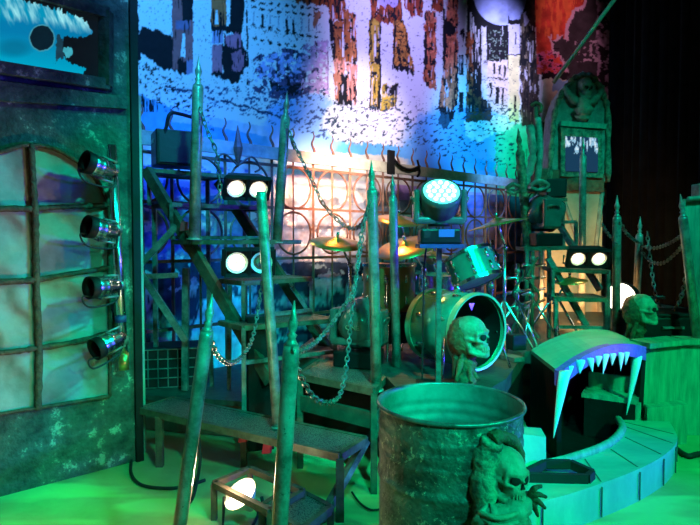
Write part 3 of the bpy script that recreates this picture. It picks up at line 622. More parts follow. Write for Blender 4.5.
stK = (P(683, 217, 4.45), P(697, 339, 4.45)); stanchion(*stK, 'leaning spear post against the tall green slab', .034)
def chain(pts, label, pitch=.042, per=10, m='steel_frame'):
    q = resample(spline(pts, per), pitch); b = MB()
    for i in range(len(q) - 1):
        d = (q[i + 1] - q[i]).normalized(); a, c = frame_of(d); s_ = a if i % 2 else c; mid = (q[i] + q[i + 1]) / 2; hl = pitch * .68; hw = pitch * .3
        loop = [mid + d * (hl * math.cos(x)) + s_ * (hw * math.sin(x)) for x in [2 * PI * j / 10 for j in range(10)]]
        b.tube(loop, pitch * .105, 5, closed=True)
    return tag(b.build('hanging_chain', m), label, 'chain', 'hanging chains')
chain([P(286, 120, 4.68), P(292, 140, 4.65), P(308, 172, 4.55), P(325, 206, 4.4), P(347, 227, 4.2), P(362, 224, 3.8), P(371, 201, 3.46)], 'chain swagged from the tilted post across the bright fence to the platform post', .05)
chain([P(200, 108, 4.25), P(207, 130, 4.22), P(217, 155, 4.2), P(220, 190, 4.2), P(219, 204, 4.2)], 'chain hanging down beside the tallest post and the black box', .05)
chain([P(371, 200, 3.45), P(361, 235, 3.3), P(355, 285, 3.1), P(340, 312, 2.8), P(318, 340, 2.4), P(297, 352, 1.9), P(292, 349, 1.83)], 'chain falling from the platform post to the green foreground post', .036)
chain([P(293, 349, 1.82), P(299, 372, 2.0), P(313, 396, 2.2), P(328, 403, 2.4), P(341, 392, 2.7), P(348, 352, 3.0), P(353, 300, 3.3), P(367, 205, 3.46)], 'lower chain looping below the platform edge from the foreground post', .036)
chain([P(209, 337, 1.99), P(218, 356, 2.2), P(230, 363, 2.5), P(243, 355, 2.9), P(254, 332, 3.3), P(264, 270, 3.7)], 'chain sagging from the leaning foreground post toward the slim post', .036)
chain([P(602, 224, 5.6), P(608, 234, 5.3), P(617, 243, 4.96), P(617.5, 244, 4.95)], 'short chain running left from the bright green post', .05)
chain([P(620, 222, 4.96), P(628, 235, 5.2), P(639, 243, 5.85)], 'short chain between the bright and the dim right posts', .05)
chain([P(641, 246, 5.85), P(655, 248, 5.5), P(670, 243, 5.0), P(685, 233, 4.42)], 'upper chain swagged from the dim post to the slab post', .05)
chain([P(641, 250, 5.85), P(650, 261, 5.6), P(663, 263, 5.2), P(677, 252, 4.8), P(686, 240, 4.42)], 'deeper chain swagged from the dim post to the slab post', .05)
chain([P(647, 232, 5.75), P(651, 265, 5.6), P(657, 300, 5.4), P(668, 312, 5.1), P(677, 306, 4.8), P(684, 287, 4.6), P(688, 262, 4.42)], 'long chain drooping low above the black case', .05)

# ---------------------------------------------------------------- pipe with four chrome lamps
pt, pf = flat(111.5, 145, .13), flat(124, 368, .13)
pp = thing('lighting_pipe', 'pale upright pipe on the left flat carrying four chrome lamps', 'pipe', pf)
b = MB(); b.cyl(pf, pt, .03, n=18); b.build('pipe', 'chrome', pp)
b = MB(); b.cyl(flat(120.5, 316, .13), flat(121, 322, .13), .036, n=16); b.build('tape_band', 'dark_blue', pp); b = MB(); b.cyl(pf - V((0, 0, .01)), pf + V((0, 0, .1)), .033, n=16); b.build('pipe_end', 'brass', pp)
for y in (190, 245, 300): b = MB(); b.bar(flat(113 + (y - 145) * .056, y, .13), flat(113 + (y - 145) * .056, y, .008), .03); b.build('bracket', 'steel_frame', pp)
def par(px, py, aim, label):
    c = flat(px, py, .2); ax = aim.normalized(); t = thing('par_lamp', label, 'stage lamp', c, 'chrome par lamps')
    b = MB(); b.lathe(c - ax * .1, ax, [(-.03, .0), (-.03, .03), (-.012, .034), (0, .05), (.012, .046), (.02, .056), (.032, .05), (.04, .06), (.052, .055), (.06, .064), (.085, .068), (.1, .066), (.11, .07), (.135, .069)], 24); cn = b.build('can', 'chrome', t)
    b = MB(); b.lathe(c, ax, [(.034, .068), (.085, .072), (.087, .067), (.03, .06)], 24); b.build('snoot', 'black_paint', cn)
    b = MB(); b.lathe(c, ax, [(.01, .0), (.0, .06)], 24); b.build('lens', 'black_plastic', cn)
    f = pt.lerp(pf, (c.z - pt.z) / (pf.z - pt.z)); a = ax.cross(V((0, 0, 1))).normalized(); u_ = a.cross(ax)
    b = MB()
    for g in (-1, 1): b.tube([c - ax * .02 + u_ * .07 * g, c - ax * .12 + u_ * .068 * g, f + u_ * .02 * g], .008, 6)
    b.build('yoke', 'steel_frame', t); b = MB(); b.cyl(f - V((0, 0, .025)), f + V((0, 0, .025)), .04, n=14); b.build('clamp', 'steel_frame', t)
    b = MB(); b.tube(spline([c - ax * .13, c - ax * .1 - V((0, 0, .1)), c + ax * .08 - V((0, 0, .12)), c + ax * .12 - V((0, 0, .05)), c - V((0, 0, .075))], 7), .006, 6); b.build('cable', 'rubber', t)
LF_ = -U
par(97, 166, LF_ + N * .22 + V((0, 0, .25)), 'topmost chrome lamp on the left pipe'); par(99, 229, LF_ + N * .22 + V((0, 0, .2)), 'second chrome lamp down the left pipe, cable looped before it')
par(101, 287, LF_ + N * .25 + V((0, 0, .0)), 'third chrome lamp down the left pipe, thin cable trailing to the blue band'); par(106, 344, LF_ + N * .25 - V((0, 0, .3)), 'lowest chrome lamp on the left pipe, tipped down')

# ---------------------------------------------------------------- left steps
def tread(root, L, R, D, leg=0, brace=False, th=.035, legm='steel_frame'):
    """front edge L-R, depth vector D"""
    L, R = V(L), V(R); a = (R - L).normalized(); o = V((0, 0, -th / 2)); b = MB(); i = .02
    b.hexa([q + V((0, 0, -.022)) for q in (L, R, R + D, L + D)] + [q + V((0, 0, -.004)) for q in (L, R, R + D, L + D)]); b.build('tread', 'tread_mesh', root)
    b = MB()
    for p, q in ((L, R), (R, R + D), (R + D, L + D), (L + D, L)): b.bar(p + o, q + o, .03, th)
    b.build('tread_frame', 'tread_edge', root)
    if leg:
        for p in (L, R): b = MB(); b.bar(p + o, p + o - V((0, 0, leg)), .028); b.build('riser_post', legm, root)
        b = MB(); b.bar(L - V((0, 0, leg + .0)), R - V((0, 0, leg + .0)), .028); b.build('riser_rail', legm, root)
ls = thing('stage_steps', 'open steel stair climbing up and left beside the fence', 'steps', V((-.8, 4.3, DL)))
tr = [((243, 3.9, .95), (335, 4.3), .26), ((243, 4.1, 1.25), (311, 4.55), .27), ((192, 4.3, 1.55), (300, 4.85), .0), ((172, 4.5, 1.85), (265, 5.0), .28), ((150, 4.7, 2.15), (226, 5.15), .29)]
SD = -N * .34
TL = []
for (px, Y, z), (px2, Y2), leg in tr:
    L = V((X(px, Y), Y, z)); R = V((X(px2, Y2), Y2, z)); TL.append((L, R)); tread(ls, L, R, SD * (1 if z < 2 else 1.0), leg)
b = MB(); b.bar(TL[4][0] + V((-.02, 0, -.02)), P(271, 382, 4.0), .05, .09); b.build('stringer', 'rusty_steel', ls)
b = MB(); b.bar(TL[4][1] + SD * .5 + V((.02, .0, -.05)), P(330, 352, 4.72), .05, .09); b.build('stringer', 'rusty_steel', ls)
for a_, c_, w in (((141, 264, 4.45), (177, 226, 4.5), .05), ((140, 272, 4.5), (186, 341, 4.55), .05), ((138, 277, 4.5), (178, 275, 4.6), .04), ((186, 268, 4.6), (185, 390, 4.6), .05), ((208, 265, 4.75), (212, 388, 4.75), .03), ((292, 287, 4.55), (311, 315, 4.6), .03), ((313, 322, 4.6), (336, 352, 4.6), .03), ((230, 285, 4.6), (229, 390, 4.6), .03)):
    b = MB(); b.bar(P(*a_), P(*c_), w); b.build('brace', 'steel_frame', ls)
b = MB(); b.tube(spline([P(163, 140, 4.75), P(166, 128, 4.75), P(170, 114, 4.75), P(180, 114, 4.85), P(197, 119, 5.0)], 6), .016, 8); b.build('handrail', 'black_paint', ls)
for i_ in (3, 4):
    for q in TL[i_]:
        b = MB(); b.bar(q + SD, V((q.x + SD.x, q.y + SD.y, DL)), .035); b.build('leg', 'steel_frame', ls)
for q, zz in zip(TL[0], (0, DZ)): b = MB(); b.bar(q + V((0, 0, -.2)), V((q.x, q.y, zz)), .03); b.build('leg', 'steel_frame', ls)

def lower(name, label, pL, pR, D, z, skirt=None, extra=()):
    L, R = G(*pL, z), G(*pR, z); t = thing(name, label, 'steps', V((L.x, L.y, 0))); tread(t, L, R, D, 0, th=.045); return t, L, R
Dn = V((.46, .8, 0)).normalized()
p5, L5, R5 = lower('mesh_platform', 'metal mesh platform with a chain across it, two posts at its right side', (300, 373), (374, 388), V((.19, .72, 0)), .65)
for q in (L5, R5, R5 + V((.19, .72, 0))): b = MB(); b.bar(q - V((0, 0, .03)), V((q.x, q.y, 0)), .04); b.build('leg', 'rusty_steel', p5)
b = MB(); b.bar(L5 - V((0, 0, .2)), R5 - V((0, 0, .2)), .03, .1); b.build('riser_plank', 'riser_board', p5)
b = MB(); b.bar(R5 - V((0, 0, .28)), R5 + V((.19, .72, -.1)), .04, .06); b.build('brace', 'steel_frame', p5)
s1, L1_, R1_ = lower('long_step', 'long low mesh step with a blue-lit slanting leg, left of the barrel', (140, 407), (340, 453), Dn * .3, .38)
b = MB(); b.bar(R1_ - V((0, 0, .03)), V((R1_.x, R1_.y, 0)), .045); b.build('leg', 'rusty_steel', s1)
b = MB(); b.bar(R1_ + Dn * .3 - V((0, 0, .02)), V((R1_.x - .11, R1_.y - .02, 0)), .045); b.build('slanting_leg', 'steel_frame', s1)
m_ = L1_.lerp(R1_, .42) + Dn * .3; b = MB(); b.bar(m_ - V((0, 0, .03)), V((m_.x, m_.y, 0)), .04); b.build('leg', 'rusty_steel', s1)
m_ = L1_.lerp(R1_, .12); b = MB(); b.bar(m_ - V((0, 0, .03)), V((m_.x, m_.y, 0)), .045); b.build('leg', 'rusty_steel', s1)
s0, L0_, R0_ = lower('lower_step', 'lowest small mesh step in front of the long step', (262, 504), (302, 527), Dn * .26, .17)
for q in (R0_, L0_, R0_ + Dn * .26): b = MB(); b.bar(q - V((0, 0, .03)), V((q.x, q.y, 0)), .035); b.build('leg', 'rusty_steel', s0)
# lamp cage and floor lamp
cg = thing('lamp_cage', 'open steel frame around the glowing floor lamp at the bottom left', 'frame', V((X(240, 2.9), 2.9, 0)))
c1, c2, c3, c4 = G(214, 484, .2), G(270, 512, .2), G(303, 492, .2), G(250, 469, .2)
b = MB()
for p, q in ((c1, c2), (c2, c3), (c3, c4), (c4, c1)): b.bar(p, q, .032)
b.build('top_frame', 'rusty_steel', cg)
for q in (c1, c2, c3, c4): b = MB(); b.bar(q, V((q.x, q.y, 0)), .03); b.build('leg', 'rusty_steel', cg)
fl = thing('floor_lamp', 'bright white work lamp on the floor inside the steel frame', 'lamp', V((X(243, 2.95), 2.95, 0)))
c = P(243, 497, 2.95); ax = V((-.35, -.3, .6)).normalized()
b = MB(); b.lathe(c, ax, [(-.09, .0), (-.09, .03), (-.05, .045), (0, .08), (.03, .095)], 24); sh = b.build('shade', 'white_reflector', fl)
b = MB(); b.lathe(c, ax, [(.012, 0), (.014, .075)], 24); b.build('bulb', 'lamp_warm', sh)
b = MB(); f = V((fl.location.x, fl.location.y, 0)); b.tube([c + V((.1, 0, 0)), f + V((.12, 0, .01)), f + V((-.12, 0, .01)), c - V((.1, 0, 0))], .01, 6); b.build('stand', 'black_paint', fl)
b = MB(); b.tube(spline([c - ax * .09, f + V((.05, .1, .02)), f + V((.0, -.25, .012)), f + V((-.05, -.45, .012))], 8), .008, 6); b.build('cable', 'rubber', fl)
# ---------------------------------------------------------------- twin lamps (blinders)
def blinder(c, w, h, aim, label, lit=True, left_only=False):
    c = V(c); f = V(aim).normalized(); a = f.cross(V((0, 0, 1))).normalized(); u = a.cross(f); t = thing('twin_lamp', label, 'stage lamp', c - u * h / 2, 'warm twin lamps')
    R = Matrix((a, f, u)).transposed(); d = w * .42
    b = MB(); q = lambda x, y, z: c + a * x + f * y + u * z
    k = .72; b.hexa([q(-w / 2 * k, -d, -h / 2 * .6), q(w / 2 * k, -d, -h / 2 * .6), q(w / 2, 0, -h / 2), q(-w / 2, 0, -h / 2), q(-w / 2 * k, -d, h / 2 * .6), q(w / 2 * k, -d, h / 2 * .6), q(w / 2, 0, h / 2), q(-w / 2, 0, h / 2)]); b.build('housing', 'black_plastic', t)
    b = MB()
    for p0, p1 in ((q(-w / 2, .01, h / 2), q(w / 2, .01, h / 2)), (q(-w / 2, .01, -h / 2), q(w / 2, .01, -h / 2)), (q(-w / 2, .01, -h / 2), q(-w / 2, .01, h / 2)), (q(w / 2, .01, -h / 2), q(w / 2, .01, h / 2)), (q(0, .01, -h / 2), q(0, .01, h / 2))): b.bar(p0, p1, .022, .03)
    b.build('bezel', 'black_paint', t)
    for g in (-1, 1):
        b = MB(); b.lathe(q(g * w / 4, .0, 0), f, [(-.005, 0), (.012, h * .14), (.01, h * .29)], 20); lm = b.build('lamp', 'lamp_warm' if not (left_only and g * a.x > 0) else 'chrome', t)
        b = MB(); b.lathe(q(g * w / 4, .0, 0), f, [(.008, h * .29), (.022, h * .4)], 20); b.build('reflector', 'white_reflector', lm)
    b = MB(); b.tube([q(-w / 2 - .015, -.05, 0), q(-w / 2 - .015, -.05, -h / 2 - .0), q(w / 2 + .015, -.05, -h / 2 - .0), q(w / 2 + .015, -.05, 0)], .009, 6); b.build('yoke', 'steel_frame', t)
    if lit:
        ld = bpy.data.lights.new('twin_lamp_glow', 'SPOT'); lo = bpy.data.objects.new('twin_lamp_glow', ld); COL.objects.link(lo); lo.location = c + f * .06
        ld.energy = 2.5; ld.color = (1, .72, .42); ld.spot_size = 2.4; ld.spot_blend = .8; ld.shadow_soft_size = .05; lo.rotation_euler = f.to_track_quat('-Z', 'Y').to_euler()
    return t
blinder(P(247, 188, 4.55), .36, .19, (.45, -1, -.7), 'upper left twin lamp on the steps, both bulbs glowing')
blinder(P(249, 262, 4.12), .36, .2, (.3, -1, -.25), 'lower left twin lamp on the steps, only its left bulb bright', left_only=True)
# ---------------------------------------------------------------- moving heads
def moving_head(base, yaw, tilt, s, label, lens='lamp_face', lit=False):
    t = thing('moving_head_lamp', label, 'stage lamp', base, 'moving head lamps'); R = rot(yaw); q = lambda x, y, z: V(base) + R @ V((x * s, y * s, z * s))
    MB().box(q(0, 0, .06), (.32 * s, .26 * s, .12 * s), R, .012).build('base', 'black_plastic', t); bs_ = t.children[0]
    MB().box(q(0.04, -.133, .085), (.12 * s, .006, .06 * s), R).build('display', 'display', bs_)
    MB().box(q(-.11, -.133, .075), (.05 * s, .008, .06 * s), R).build('button_panel', 'drum_black', bs_)
    MB().cyl(q(0, 0, .14), q(0, 0, .17), .09 * s).build('pan_hub', 'black_plastic', t)
    b = MB(); b.box(q(0, 0, .185), (.4 * s, .17 * s, .06 * s), R, .015)
    for g in (-1, 1): b.box(q(g * .185, 0, .3), (.05 * s, .17 * s, .26 * s), R, .014)
    yk = b.build('yoke', 'lamp_shell', t)
    c = q(0, -.02, .32); ax = R @ V((0, -math.cos(tilt), math.sin(tilt)))
    b = MB(); b.lathe(c, ax, [(-.15 * s, 0), (-.15 * s, .08 * s), (-.12 * s, .13 * s), (-.03 * s, .155 * s), (.09 * s, .158 * s), (.13 * s, .158 * s), (.135 * s, .142 * s)], 28); hd = b.build('head', 'lamp_shell', t)
    b = MB(); b.lathe(c, ax, [(.132 * s, 0), (.13 * s, .142 * s)], 28); b.build('lens', lens, hd)
    if lens == 'lamp_face':
        a, u = frame_of(ax); b = MB()
        for rr_, k in ((0, 1), (.055, 6), (.1, 12)):
            for i in range(k): b.ball(c + ax * .133 * s + (a * math.cos(2 * PI * i / k) + u * math.sin(2 * PI * i / k)) * rr_ * s, .018 * s, n=8)
        b.build('lens_bumps', 'lamp_led', hd)
    for g in (-1, 1):
        b = MB(); p0 = q(g * .19, -.04, .3); b.tube(spline([p0, q(g * .22, -.05, .36), q(g * .22, .05, .36), q(g * .19, .04, .3)], 5), .012 * s, 6); b.build('handle', 'steel_frame', yk)
    return t, c, ax
mat('lamp_shell', (.1, .14, .12), (.06, .09, .08), rough=.2)
mh = P(439, 244, 3.4)
t, c, ax = moving_head(mh, -.02, .75, .76, 'lit moving head lamp with a glowing cyan-white face on a thin pole')
sp = thing('lamp_stand', 'thin blue-violet stand under the lit moving head lamp', 'stand', V((mh.x, mh.y, DZ)))
b = MB(); b.bar(V((mh.x, mh.y, DZ)), mh - V((0, 0, .02)), .03); b.build('pole', 'steel_frame', sp); MB().box(mh - V((0, 0, .012)), (.26, .22, .024)).build('top_plate', 'dark_blue', sp); MB().box(V((mh.x, mh.y, DZ + .01)), (.24, .24, .02)).build('foot_plate', 'black_paint', sp)
b = MB(); q = P(423, 300, 3.42); b.tube(spline([mh + V((-.06, .1, .0)), P(424, 270, 3.5), P(423, 330, 3.5), P(422, 388, 3.5)], 6), .006, 6); b.build('cable', 'rubber', sp)
t, c, ax = moving_head(P(541, 246, 5.25), 1.75, -.35, 1.0, 'dark moving head lamp turned away, on the right steps platform', lens='chrome')
b = MB()
for x0, x1, y in ((506, 520, 189), (530, 548, 186)): b.tube(spline([P(x0, y, 5.1), P((x0 + x1) / 2, y - 5, 5.08), P(x1, y - 1, 5.1), P((x0 + x1) / 2, y + 4, 5.12), P(x0, y + 1, 5.1)], 5), .02, 8)
b.bar(P(505, 191, 5.14), P(550, 190, 5.14), .03); b.build('hanging_clamp', 'post_paint', t)
mk = P(359, 352, 4.0); t, c, ax = moving_head(V((mk.x, mk.y, DZ)), 2.75, .35, .95, 'rounded green moving head lamp behind the chain on the mesh platform', lens='chrome')

tx = bpy.data.curves.new('lettering', 'FONT'); tx.body = 'ONE'; tx.size = .05; tx.extrude = .002; tx.align_x = 'CENTER'; to = bpy.data.objects.new('lettering', tx); COL.objects.link(to)
bpy.context.view_layer.update(); dg = bpy.context.evaluated_depsgraph_get(); lm_ = bpy.data.meshes.new_from_object(to.evaluated_get(dg)); bpy.data.objects.remove(to); lo_ = bpy.data.objects.new('lettering', lm_); COL.objects.link(lo_); lm_.materials.append(M['bone'])
lo_.parent = [k for k in t.children if k.name.startswith('head')][0]; nn_ = -ax; rt_ = V((0, 0, 1)).cross(nn_).normalized(); up_ = nn_.cross(rt_)
lo_.matrix_local = Matrix.Translation(c - V(t.location) + nn_ * .1475 + up_ * .02) @ Matrix((rt_, up_, nn_)).transposed().to_4x4()
# ---------------------------------------------------------------- black boxes, crate
def speaker_box(c, sz, yaw, label, name='black_box', cat='box'):
    t = thing(name, label, cat, V(c) - V((0, 0, sz[2] / 2))); R = rot(yaw)
    MB().box(c, sz, R, .012).build('body', 'black_plastic', t); MB().box(V(c) + R @ V((0, -sz[1] / 2 - .004, 0)), (sz[0] * .86, .012, sz[2] * .86), R).build('grille', 'drum_black', t)
    for g in (-1, 1): MB().box(V(c) + R @ V((g * (sz[0] / 2 + .004), 0, sz[2] * .2)), (.012, .1, .03), R).build('handle', 'steel_frame', t)
    return t
yw = math.atan2(U.y, U.x)
speaker_box(P(175, 150, 4.93) + V((0, 0, .0)), (.36, .3, .3), yw - .25, 'black speaker box on the topmost left tread', 'speaker', 'speaker')
speaker_box(P(556, 189, 6.05), (.2, .26, .2), -.3, 'small black speaker box atop the right steps', 'speaker', 'speaker')
q = G(252, 404, .42); bx = thing('black_column', 'plain black upright box beside the slim post under the left steps', 'box', V((q.x, q.y + .3, .0)))
MB().box(V((q.x, q.y + .32, .49)), (.19, .16, .98), rot(.3), .006).build('body', 'black_paint', bx); MB().box(V((q.x, q.y + .32, .985)), (.2, .17, .015), rot(.3)).build('lid', 'black_plastic', bx)
cr = thing('wire_crate', 'dark crate with a wire net front on the stage behind the left stair foot', 'crate', P(174, 396, 4.9)); q = P(170, 375, 4.85); q.z = DL + .17; cr.location = q - V((0, 0, .17)); R = rot(yw - .5)
MB().box(q, (.5, .34, .34), R, .01).build('body', 'black_plastic', cr); b = MB()
for i in range(7):
    x = -.24 + .08 * i; b.bar(q + R @ V((x, -.18, -.16)), q + R @ V((x, -.18, .16)), .008)
for i in range(5):
    z = -.16 + .08 * i; b.bar(q + R @ V((-.24, -.18, z)), q + R @ V((.24, -.18, z)), .008)
b.build('wire_net', 'steel_frame', cr)

# ---------------------------------------------------------------- drum kit
def lugs(parent, o, ax, r, z0, n, ph=0):
    a, u = frame_of(V(ax).normalized())
    for i in range(n):
        d = a * math.cos(2 * PI * i / n + ph) + u * math.sin(2 * PI * i / n + ph); b = MB(); p = V(o) + V(ax).normalized() * z0 + d * (r + .006)
        b.tube([p - V(ax).normalized() * .03, p + V(ax).normalized() * .03], .011, 6); b.build('lug', 'chrome', parent)
def drum(o, ax, r, L, label, shell='drum_green', n=8, hoop='chrome', bottom_head=True):
    o = V(o); ax = V(ax).normalized(); t = thing('tom_drum', label, 'drum', o)
    b = MB(); b.lathe(o, ax, [(0, r), (L, r)], 36); sh = b.build('shell', shell, t)
    for z in (0, L):
        b = MB(); b.lathe(o, ax, [(z - .012, r + .002), (z - .012, r + .012), (z + .012, r + .012), (z + .012, r + .002)], 36, False); b.build('hoop', hoop, t)
        b = MB(); b.lathe(o, ax, [(z + (.003 if z else -.003), 0), (z + (.003 if z else -.003), r)], 36); b.build('drum_head', 'drum_head', t)
    lugs(sh, o, ax, r, L * .28, n, .2); lugs(sh, o, ax, r, L * .72, n, .2); return t
mat('hoop_green', (.3, .5, .3), (.22, .42, .26), rough=.3, bump=0)
# bass drum: open front, shell running back to the left
bc = P(478, 338, 3.72); bax = V((-.55, .835, 0)).normalized(); br = .252; bl_ = .42; bc.z = DZ + br + .035
bd_ = thing('bass_drum', 'big green bass drum with its front open to a black inside', 'drum', V((bc.x, bc.y, DZ)))
b = MB(); b.lathe(bc, bax, [(.02, br), (bl_, br), (bl_, br - .008), (.02, br - .008), (.02, br)], 48); bsh = b.build('shell', 'drum_green', bd_)
b = MB(); b.lathe(bc, bax, [(.02, br - .01), (bl_ - .02, br - .01), (bl_ - .015, 0)], 40); b.build('inside', 'drum_black', bd_)
for z in (0, bl_): b = MB(); b.lathe(bc, bax, [(z - .012, br - .006), (z - .015, br + .009), (z + .03, br + .011), (z + .03, br + .003)], 48, False); b.build('hoop', 'hoop_green', bd_)
lugs(bsh, bc, bax, br, .1, 8, .4); lugs(bsh, bc, bax, br, .32, 8, .4)
a, u = frame_of(bax); b = MB(); q = bc + V((0, 0, br * .62)) + bax * .06; b.add([q + a * -.03 + u * 0, q + a * .03, q + V((0, 0, -.05))] and [q + V((-.022, -.012, .03)), q + V((.022, .012, .03)), q + V((0, 0, -.02)), q + bax * .01], [(0, 1, 2), (0, 2, 3), (1, 3, 2), (0, 3, 1)]); b.build('badge', 'chrome', bd_)
for g in (-1, 1): b = MB(); q = bc + bax * .06; s_ = bax.cross(V((0, 0, 1))) * g; b.tube([q + s_ * br * .96 + V((0, 0, -.02)), q + s_ * (br + .07) - bax * .06 + V((0, 0, -br - .03))], .01, 6); b.build('spur', 'chrome', bd_)
MB().cyl(bc + bax * .2 + V((0, 0, br)), bc + bax * .2 + V((0, 0, br + .05)), .022).build('tom_bracket', 'chrome', bd_)
drum(P(478, 281, 3.95), (-.3, .32, .9), .165, .2, 'small green rack tom tilted above the bass drum')
q = P(389, 336, 4.35); drum(V((q.x, q.y, 1.0)), (0, 0, 1), .2, .36, 'tawny wooden floor tom standing behind the posts', 'drum_wood')
q = V((X(389, 4.35), 4.35, DZ)); ftl = thing('floor_tom_stand', 'black and chrome frame holding up the floor tom', 'stand', q)
for i in range(3): b = MB(); d = V((math.cos(i * 2.1 + .4), math.sin(i * 2.1 + .4), 0)); b.tube([q + d * .225 + V((0, 0, .62)), q + d * .225 + V((0, 0, .05)), q + d * .25], .011, 6); b.build('leg', 'chrome', ftl)
b = MB(); b.lathe(q, (0, 0, 1), [(.12, .19), (.33, .19)], 28); b.build('apron', 'drum_black', ftl)
drum(P(441, 289, 4.55), (.0, -.05, 1), .165, .11, 'shallow snare drum glinting behind the bass drum', 'chrome')
q = V((X(441, 4.55), 4.55, DZ)); sst = thing('snare_stand', 'low tripod stand under the shallow snare drum', 'stand', q)
b = MB(); b.tube([q + V((0, 0, .12)), q + V((0, 0, .48))], .013, 8); b.build('stem', 'chrome', sst)
for i in range(3): d = V((math.cos(i * 2.1 + .7), math.sin(i * 2.1 + .7), 0)); b = MB(); b.tube([q + V((0, 0, .3)), q + d * .22], .01, 6); b.build('leg', 'chrome', sst); b = MB(); b.tube([q + V((0, 0, .47)), q + d * .15 + V((0, 0, .51))], .009, 6); b.build('arm', 'chrome', sst)
def cymbal(c, r, n, foot, label, hh=False):
    c = V(c); n = V(n).normalized(); foot = V((foot[0], foot[1], DZ)); t = thing('cymbal_stand', label, 'cymbal', foot, 'cymbals on stands')
    prof = lambda s: [(s * .055 * r * 4, .0), (s * .05 * r * 4, .03), (s * .035 * r * 4, .055), (s * .028 * r * 4, .07), (s * .012 * r * 4, r * .6), (-.004 * s, r)]
    b = MB(); b.lathe(c, n, prof(1) + [(-.007, r), (.004, r * .6), (0.01, 0)], 40); b.build('cymbal', 'brass', t)
    if hh: b = MB(); b.lathe(c - V((0, 0, .04)), n, prof(-1), 40); b.build('lower_cymbal', 'brass', t)
    b = MB(); b.cyl(c + n * .22 * r, c + n * (.22 * r + .04), .012, n=10); b.build('wing_nut', 'chrome', t)
    b = MB(); el = V((foot.x, foot.y, c.z - .18)); b.tube([foot + V((0, 0, .15)), el], .014, 10); b.build('stem', 'chrome', t)
    b = MB(); b.tube([el - (c - el) * .15, c + n * .04], .01, 8); b.build('boom', 'chrome', t); MB().ball(el, .024, n=10).build('joint', 'chrome', t)
    for i in range(3): d = V((math.cos(i * 2.1 + .3), math.sin(i * 2.1 + .3), 0)); b = MB(); b.tube([foot + V((0, 0, .42)), foot + d * .27 + V((0, 0, .02)), foot + d * .29], .011, 6); b.build('leg', 'chrome', t)
    return t
cymbal(P(337, 243, 4.2), .205, (.1, -.25, 1), (X(350, 4.6), 4.6), 'brown cymbal left of the platform posts, tilted down to the right')
cymbal(P(406, 247, 4.35), .235, (-.25, -.35, 1), (X(424, 4.5), 4.5), 'broad orange lit cymbal left of the lit moving head lamp')
cymbal(P(398, 220, 4.7), .19, (.1, -.3, 1), (X(406, 4.8), 4.8), 'orange cymbal highest between the two platform posts')
cymbal(P(498, 224, 4.3), .235, (-.22, .02, 1), (X(505, 4.45), 4.45), 'thin bright cymbal right of the lit moving head lamp')
cymbal(P(432, 255, 4.75), .17, (.05, -.1, 1), (X(436, 4.75), 4.75), 'dull cymbal pair low behind the lit moving head lamp', hh=True)
cymbal(P(570, 281, 5.0), .15, (-.1, -.1, 1), (X(556, 5.0), 5.0), 'small cymbal low beside the right steps')
# extra hardware crowding the right of the kit
for i, (px, Y, zt, lab) in enumerate(((492, 4.6, 1.55, 'chrome drum hardware stand right behind the rack tom'), (518, 4.7, 1.35, 'chrome drum hardware stand wound with dark cables'), (533, 4.85, 1.45, 'rusty toned hardware stand nearest the right steps'))):
    f = V((X(px, Y), Y, DZ)); t = thing('hardware_stand', lab, 'stand', f)
    b = MB(); b.tube([f + V((0, 0, .1)), V((f.x, f.y, zt))], .016, 10); b.build('stem', 'chrome' if i < 2 else 'rusty_steel', t)
    b = MB(); z = zt - .12
    for k in range(2 + i): b.tube([V((f.x - .1, f.y - .02, z - .13 * k)), V((f.x + .12, f.y + .03, z - .1 * k))], .012, 8)
    b.build('cross_arm', 'chrome', t)
    for k in range(3): b = MB(); b.ball(V((f.x + .0, f.y, zt - .06 - .16 * k)), .026, n=10); b.build('clamp', 'steel_frame', t)
    for k in range(3): d = V((math.cos(k * 2.1 + i), math.sin(k * 2.1 + i), 0)); b = MB(); b.tube([f + V((0, 0, .4)), f + d * .25], .011, 6); b.build('leg', 'chrome', t)
    b = MB(); q = [V((f.x + .05 * math.sin(j * 1.3 + i), f.y - .03 + .03 * math.cos(j), zt - .05 - j * (zt - DZ - .1) / 9)) for j in range(10)]; b.tube(spline(q, 5), .011, 6); b.build('cable', 'rubber' if i != 2 else 'riser_board', t)
q = V((X(506, 4.22), 4.22, DZ)); t = thing('drum_pedal', 'dark foot pedal and small case at the right of the bass drum', 'pedal', q)
MB().box(q + V((0, 0, .02)), (.1, .3, .03), rot(.5)).build('footboard', 'steel_frame', t); MB().box(q + V((.1, .05, .12)), (.12, .1, .12), rot(.3), .01).build('case', 'black_plastic', t); b = MB(); b.tube([q + V((-.04, .1, .02)), q + V((-.04, .1, .24)), q + V((.05, .13, .24)), q + V((.05, .13, .02))], .012, 6); b.build('pedal_frame', 'chrome', t)
# thin chrome boom crossing in front of the drum
q = V((X(462, 3.45), 3.45, DZ)); t = thing('clamp_stand', 'short shiny clamp stand in front of the bass drum shell', 'stand', q)
b = MB(); b.tube([q + V((.02, 0, .03)), q + V((-.01, 0, .22))], .012, 8); b.build('stem', 'chrome', t); b = MB(); b.tube([q + V((-.06, 0, .25)), q + V((.05, 0, .235))], .014, 8); b.build('clamp', 'steel_frame', t); MB().cyl(q, q + V((0, 0, .03)), .06).build('base', 'black_plastic', t)

